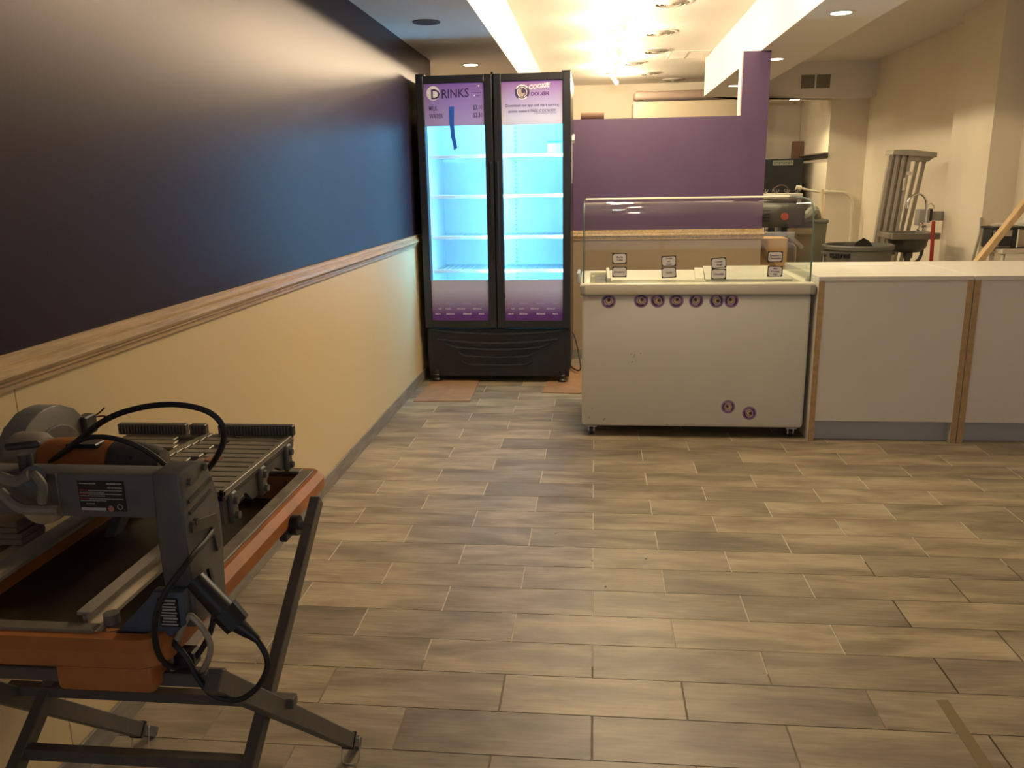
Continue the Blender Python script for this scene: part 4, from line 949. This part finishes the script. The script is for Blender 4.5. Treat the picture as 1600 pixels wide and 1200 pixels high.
# rating plate on the arm, warning label on the column
rp = MB().box(-0.815, -0.738, 1.1525, 1.154, 0.9005, 0.9515).build('rating_plate', mat('plate_black', (0.012, 0.011, 0.011), 0.4), sw)
PW = mat('plate_white_print', (0.42, 0.39, 0.36), 0.6); PR = mat('plate_red_print', (0.30, 0.05, 0.035), 0.6)
q = MB(); qr = MB()
def dashes(b, x0, x1, z, h_):
    x = x0
    while x < x1-0.001:
        l = random.uniform(0.002, 0.0055); b.box(x, min(x+l, x1), 1.1518, 1.1525, z, z+h_); x += l+0.0008
dashes(q, -0.812, -0.784, 0.9465, 0.0018); dashes(q, -0.766, -0.741, 0.9465, 0.0020); dashes(q, -0.765, -0.741, 0.9395, 0.0022)
for z in (0.9350, 0.9290, 0.9210):
    dashes(qr, -0.813, -0.799, z, 0.0024); dashes(q, -0.798, -0.741, z, 0.0013)
    dashes(q, -0.813, -0.770, z-0.0032, 0.0012)
dashes(q, -0.804, -0.790, 0.9125, 0.0014)
q.box(-0.8135, -0.772, 1.1518, 1.1525, 0.9020, 0.9065)
q.build('plate_print', PW, rp); qr.build('plate_red_print', PR, rp)
disc((-0.7635, 0.9055), 0.0052, 1.1518, 0.0006, 16).build('red_badge', mat('badge_pale_red', (0.40, 0.14, 0.12), 0.6), rp)
disc((-0.7480, 0.9085), 0.0046, 1.1518, 0.0006, 16, r_in=0.0036).build('round_mark', PW, rp)
wlb = MB().box(-0.690, -0.657, 1.1265, 1.128, 0.715, 0.765).build('warning_label', mat('plate_black'), sw)
q = MB()
for i in range(9): q.box(-0.688+0.002*(i % 3), -0.660-0.002*(i % 2), 1.1258, 1.1266, 0.718+i*0.0052, 0.7205+i*0.0052+(0.001 if i % 3 == 2 else 0))
q.build('label_print', PW, wlb)
# motor, blade, guard
mo = MB().lathe((0, 1.325, 0.925), [(0.0, -0.995), (0.034, -0.990), (0.040, -0.97), (0.042, -0.90), (0.039, -0.855), (0.0, -0.85)], 20, axis='x').build('motor', ORANGE, sw, True)
MB().lathe((0, 1.325, 0.925), [(0.0, -0.852), (0.038, -0.852), (0.036, -0.82), (0.030, -0.785), (0.022, -0.765), (0.0, -0.762)], 20, axis='x').build('motor_cap', SAWD, mo, True)
MB().lathe((0, 1.325, 0.925), [(0.0, -1.04), (0.050, -1.04), (0.050, -1.0), (0.040, -0.985), (0.0, -0.98)], 20, axis='x').build('gear_case', DUST, mo, True)
MB().box(-0.925, -0.868, 1.290, 1.320, 0.957, 0.966, 0.002, 1).build('motor_plate', mat('plate_black'), mo)
vn = MB()
for k in range(4): vn.lathe((0, 1.325, 0.925), [(0.0345-0.003*k, -0.812+0.011*k), (0.0345-0.003*k, -0.807+0.011*k)], 12, axis='x')
vn.build('motor_vents', BLACK, mo)
MB().cyl((-1.072, 1.44, 0.868), (-1.069, 1.44, 0.868), 0.112, n=40).build('blade', DUST, sw, True)
gd = MB()
pr = [(0.0, 0)] 
arc = [(1.44+0.124*math.cos(math.radians(a)), 0.868+0.124*math.sin(math.radians(a))) for a in range(-25, 186, 10)]
gd.prism(arc + [(1.44-0.08, 0.842), (1.44+0.06, 0.84)], 'x', -1.098, -1.052, 0.003)
go = gd.build('blade_guard', mat('guard_grey', (0.27, 0.25, 0.22), 0.45, 0.2, vary=0.3, vscale=8), sw, True)
MB().prism([(1.44+0.085*math.cos(math.radians(a)), 0.868+0.085*math.sin(math.radians(a))) for a in range(-10, 175, 12)], 'x', -1.052, -1.046, 0.002).build('guard_face', SAWG, go)
MB().box(-1.066, -1.040, 1.525, 1.565, 0.905, 0.945, 0.003, 1).build('guard_tab', SAWD, go)
MB().tube([(-1.05, 1.56, 0.935), (-1.04, 1.575, 0.942), (-1.03, 1.58, 0.952)], 0.0018, 6).tube([(-1.05, 1.56, 0.935), (-1.035, 1.575, 0.935), (-1.02, 1.58, 0.930)], 0.0018, 6).build('wire_ends', mat('copper_wire', (0.18, 0.06, 0.035), 0.5), go, True)
# wing knob on the arm and lever clamp in front
MB().cyl((-0.918, 1.18, 0.960), (-0.918, 1.18, 0.985), 0.011, n=12).bar((-0.950, 1.18, 0.996), (-0.888, 1.18, 1.003), 0.012, 0.012, bev=0.004).build('wing_knob', SAWD, sw, True)
MB().tube([at(0, 768, Y=1.12), at(28, 792, Y=1.115), at(60, 797, Y=1.115), at(92, 797, Y=1.12)], 0.008, 8).tube([at(0, 745, Y=1.125), at(25, 752, Y=1.115), at(48, 742, Y=1.115)], 0.009, 8).tube([at(52, 740, Y=1.12), at(66, 758, Y=1.115), at(66, 785, Y=1.12)], 0.007, 8).build('clamp_lever', DUST, sw, True)
MB().cyl(at(52, 745, Y=1.15), at(52, 745, Y=1.118), 0.017, n=16).build('clamp_knob', SAWD, sw, True)
# cords
def cord(pts, r, name, m, y=None, sub=6):
    MB().tube([at(px, py, Y=yy) for px, py, yy in pts], r, 8, sub=sub).build(name, m, sw, True)
cord([(86, 722, 1.30), (120, 690, 1.29), (165, 656, 1.28), (215, 638, 1.28), (270, 632, 1.28), (320, 641, 1.28), (346, 662, 1.28), (349, 690, 1.29), (335, 720, 1.30), (316, 742, 1.31)], 0.0052, 'power_cord', RUBBER)
cord([(78, 722, 1.29), (105, 702, 1.28), (130, 686, 1.27), (165, 683, 1.27), (205, 693, 1.27), (240, 712, 1.27), (266, 734, 1.27)], 0.0046, 'power_cord', RUBBER)
cord([(327, 795, 1.30), (336, 818, 1.26), (324, 842, 1.20), (305, 863, 1.15), (287, 887, 1.12), (261, 922, 1.10), (245, 957, 1.09), (242, 992, 1.09), (249, 1024, 1.10), (268, 1042, 1.12), (296, 1036, 1.14), (319, 1008, 1.15), (333, 971, 1.15), (334, 925, 1.17), (327, 890, 1.20)], 0.0048, 'power_cord', RUBBER)
cord([(399, 996, 1.12), (415, 1022, 1.12), (417, 1045, 1.12), (403, 1073, 1.12), (380, 1091, 1.12), (357, 1093, 1.12), (329, 1083, 1.12), (308, 1057, 1.12), (291, 1027, 1.12), (268, 1001, 1.13), (252, 984, 1.16)], 0.0048, 'power_cord', RUBBER)
MB().cyl(at(305, 906, Y=1.13), at(356, 960, Y=1.12), 0.0165, 0.0185, n=14).build('plug_housing', BLACK, sw, True)
MB().cyl(at(350, 952, Y=1.121), at(372, 976, Y=1.12), 0.0225, 0.0210, n=8).cyl(at(372, 976, Y=1.12), at(390, 990, Y=1.12), 0.013, 0.009, n=12).cyl(at(389, 989, Y=1.12), at(403, 1000, Y=1.12), 0.0085, 0.006, n=10).build('plug_collar', BLACK, sw, True)
MB().tube([at(px, py, Y=1.135) for px, py in ((294, 964), (277, 999), (268, 1027), (273, 1050), (291, 1059), (310, 1055), (324, 1034), (329, 1008), (319, 985), (305, 968))], 0.0052, 8, closed=True).build('water_hose', mat('clear_hose', (0.34, 0.27, 0.19), 0.3), sw, True)
MB().box(-0.68, -0.645, 1.13, 1.16, 0.635, 0.665, 0.004, 1).build('hose_clip', BLACK, sw)
# folding stand
def seg(p, q, w_, h_, name, m=STAND, up=(1, 0, 0)):
    return MB().bar(p, q, w_, h_, up=up, bev=0.002).build(name, m, sw)
for x in (-0.632, -1.085):
    seg((x, 1.715, 0.700), (x, 0.80, 0.005), 0.030, 0.024, 'stand_leg')
for x in (-0.598, -1.150):
    b0, b1 = Vector((x, 1.10, 0.640)), Vector((x, 1.72, 0.060)); b2 = Vector((x, 1.785, 0.004))
    br_ = MB().bar(b0, b1, 0.036, 0.026, up=(1, 0, 0), bev=0.002).build('stand_brace', STAND, sw)
    MB().bar(b1 - (b1-b0).normalized()*0.03, b2, 0.026, 0.019, up=(1, 0, 0), bev=0.001).build('foot_extension', SAWG, br_)
    MB().bar(b1 - (b1-b0).normalized()*0.006, b1 + (b1-b0).normalized()*0.004, 0.041, 0.031, up=(1, 0, 0)).build('collar', BLACK, br_)
    c_ = b1 + (b1-b0).normalized()*0.012
    MB().cyl(c_ + Vector((-0.024, 0, 0.012)), c_ + Vector((0.024, 0, 0.012)), 0.005, n=8).tube([c_ + Vector((0.022, 0, 0.012)), c_ + Vector((0.024, -0.01, -0.02)), c_ + Vector((0.02, -0.02, -0.045)), c_ + Vector((-0.015, -0.02, -0.048)), c_ + Vector((-0.022, -0.005, -0.02)), c_ + Vector((-0.02, 0, 0.01))], 0.0018, 6).build('locking_pin', ALU, br_, True)
seg((-1.17, 1.352, 0.428), (-0.572, 1.352, 0.428), 0.024, 0.022, 'cross_bar', up=(0, 0, 1))
seg((-1.085, 1.262, 0.355), (-0.632, 1.262, 0.355), 0.024, 0.024, 'cross_bar', up=(0, 0, 1))
seg((-1.15, 1.135, 0.620), (-0.598, 1.135, 0.620), 0.026, 0.024, 'cross_bar', up=(0, 0, 1))
seg((-1.085, 0.85, 0.045), (-0.632, 0.85, 0.045), 0.024, 0.024, 'cross_bar', up=(0, 0, 1))
MB().cyl((-0.672, 1.655, 0.662), (-0.625, 1.655, 0.662), 0.010, n=12).build('pivot_pin', STAND, sw, True)
MB().cyl((-0.676, 1.655, 0.662), (-0.655, 1.655, 0.662), 0.023, n=14).build('stand_knob', BLACK, sw, True)
MB().box(-0.69, -0.672, 1.62, 1.70, 0.635, 0.668, 0.003, 1).build('pivot_bracket', SAWD, sw)

oc = at(34, 853, Z=0.7225)
st_ = thing('tile_offcuts', (oc.x-0.05, oc.y+0.04, 0.7225), 'stack of dusty brown offcuts at the saw edge cut by the left frame edge', 'offcuts')
for k in range(4):
    MB().box(oc.x-0.11+0.004*k, oc.x+0.004*(k % 2)-0.003*k, oc.y, oc.y+0.075, 0.7228+k*0.0125, 0.7343+k*0.0125, 0.002, 1).build('offcut', mat('offcut_brown', (0.15, 0.10, 0.065), 0.8, vary=0.25, vscale=15), st_)

# ------------------------------------------------------------------ small things on the floor
CR = mat('crumb_white', (0.75, 0.72, 0.66), 0.7)
for (px, py), lab in zip(((868, 833), (925, 876), (946, 917), (1009, 873)), ('tiny white crumb on the floor, farthest of four', 'tiny white crumb on a tile joint in mid floor', 'tiny white crumb on the floor, nearest of four', 'tiny white crumb on the floor, rightmost of four')):
    p = at(px, py, Z=0); r = 0.0055 if (px, py) in ((868, 833), (1009, 873)) else 0.004
    b = MB().lathe((p.x, p.y, 0.0002), [(0, 0), (r, 0.0005), (r*0.9, 0.004), (0, 0.006)], 7)
    tag(b.build('crumb', CR, loc=(p.x, p.y, 0.0002)), lab, 'crumb', 'crumbs on the floor')
tag(MB().prism([(0.944, 2.085), (0.976, 2.088), (0.974, 1.55), (0.940, 1.55)], 'z', 0.0002, 0.0008).build('tape_strip', mat('tan_tape', (0.22, 0.17, 0.085), 0.45), loc=(0.958, 1.8, 0)), 'tan masking tape strip stuck on the floor at the lower right', 'tape')
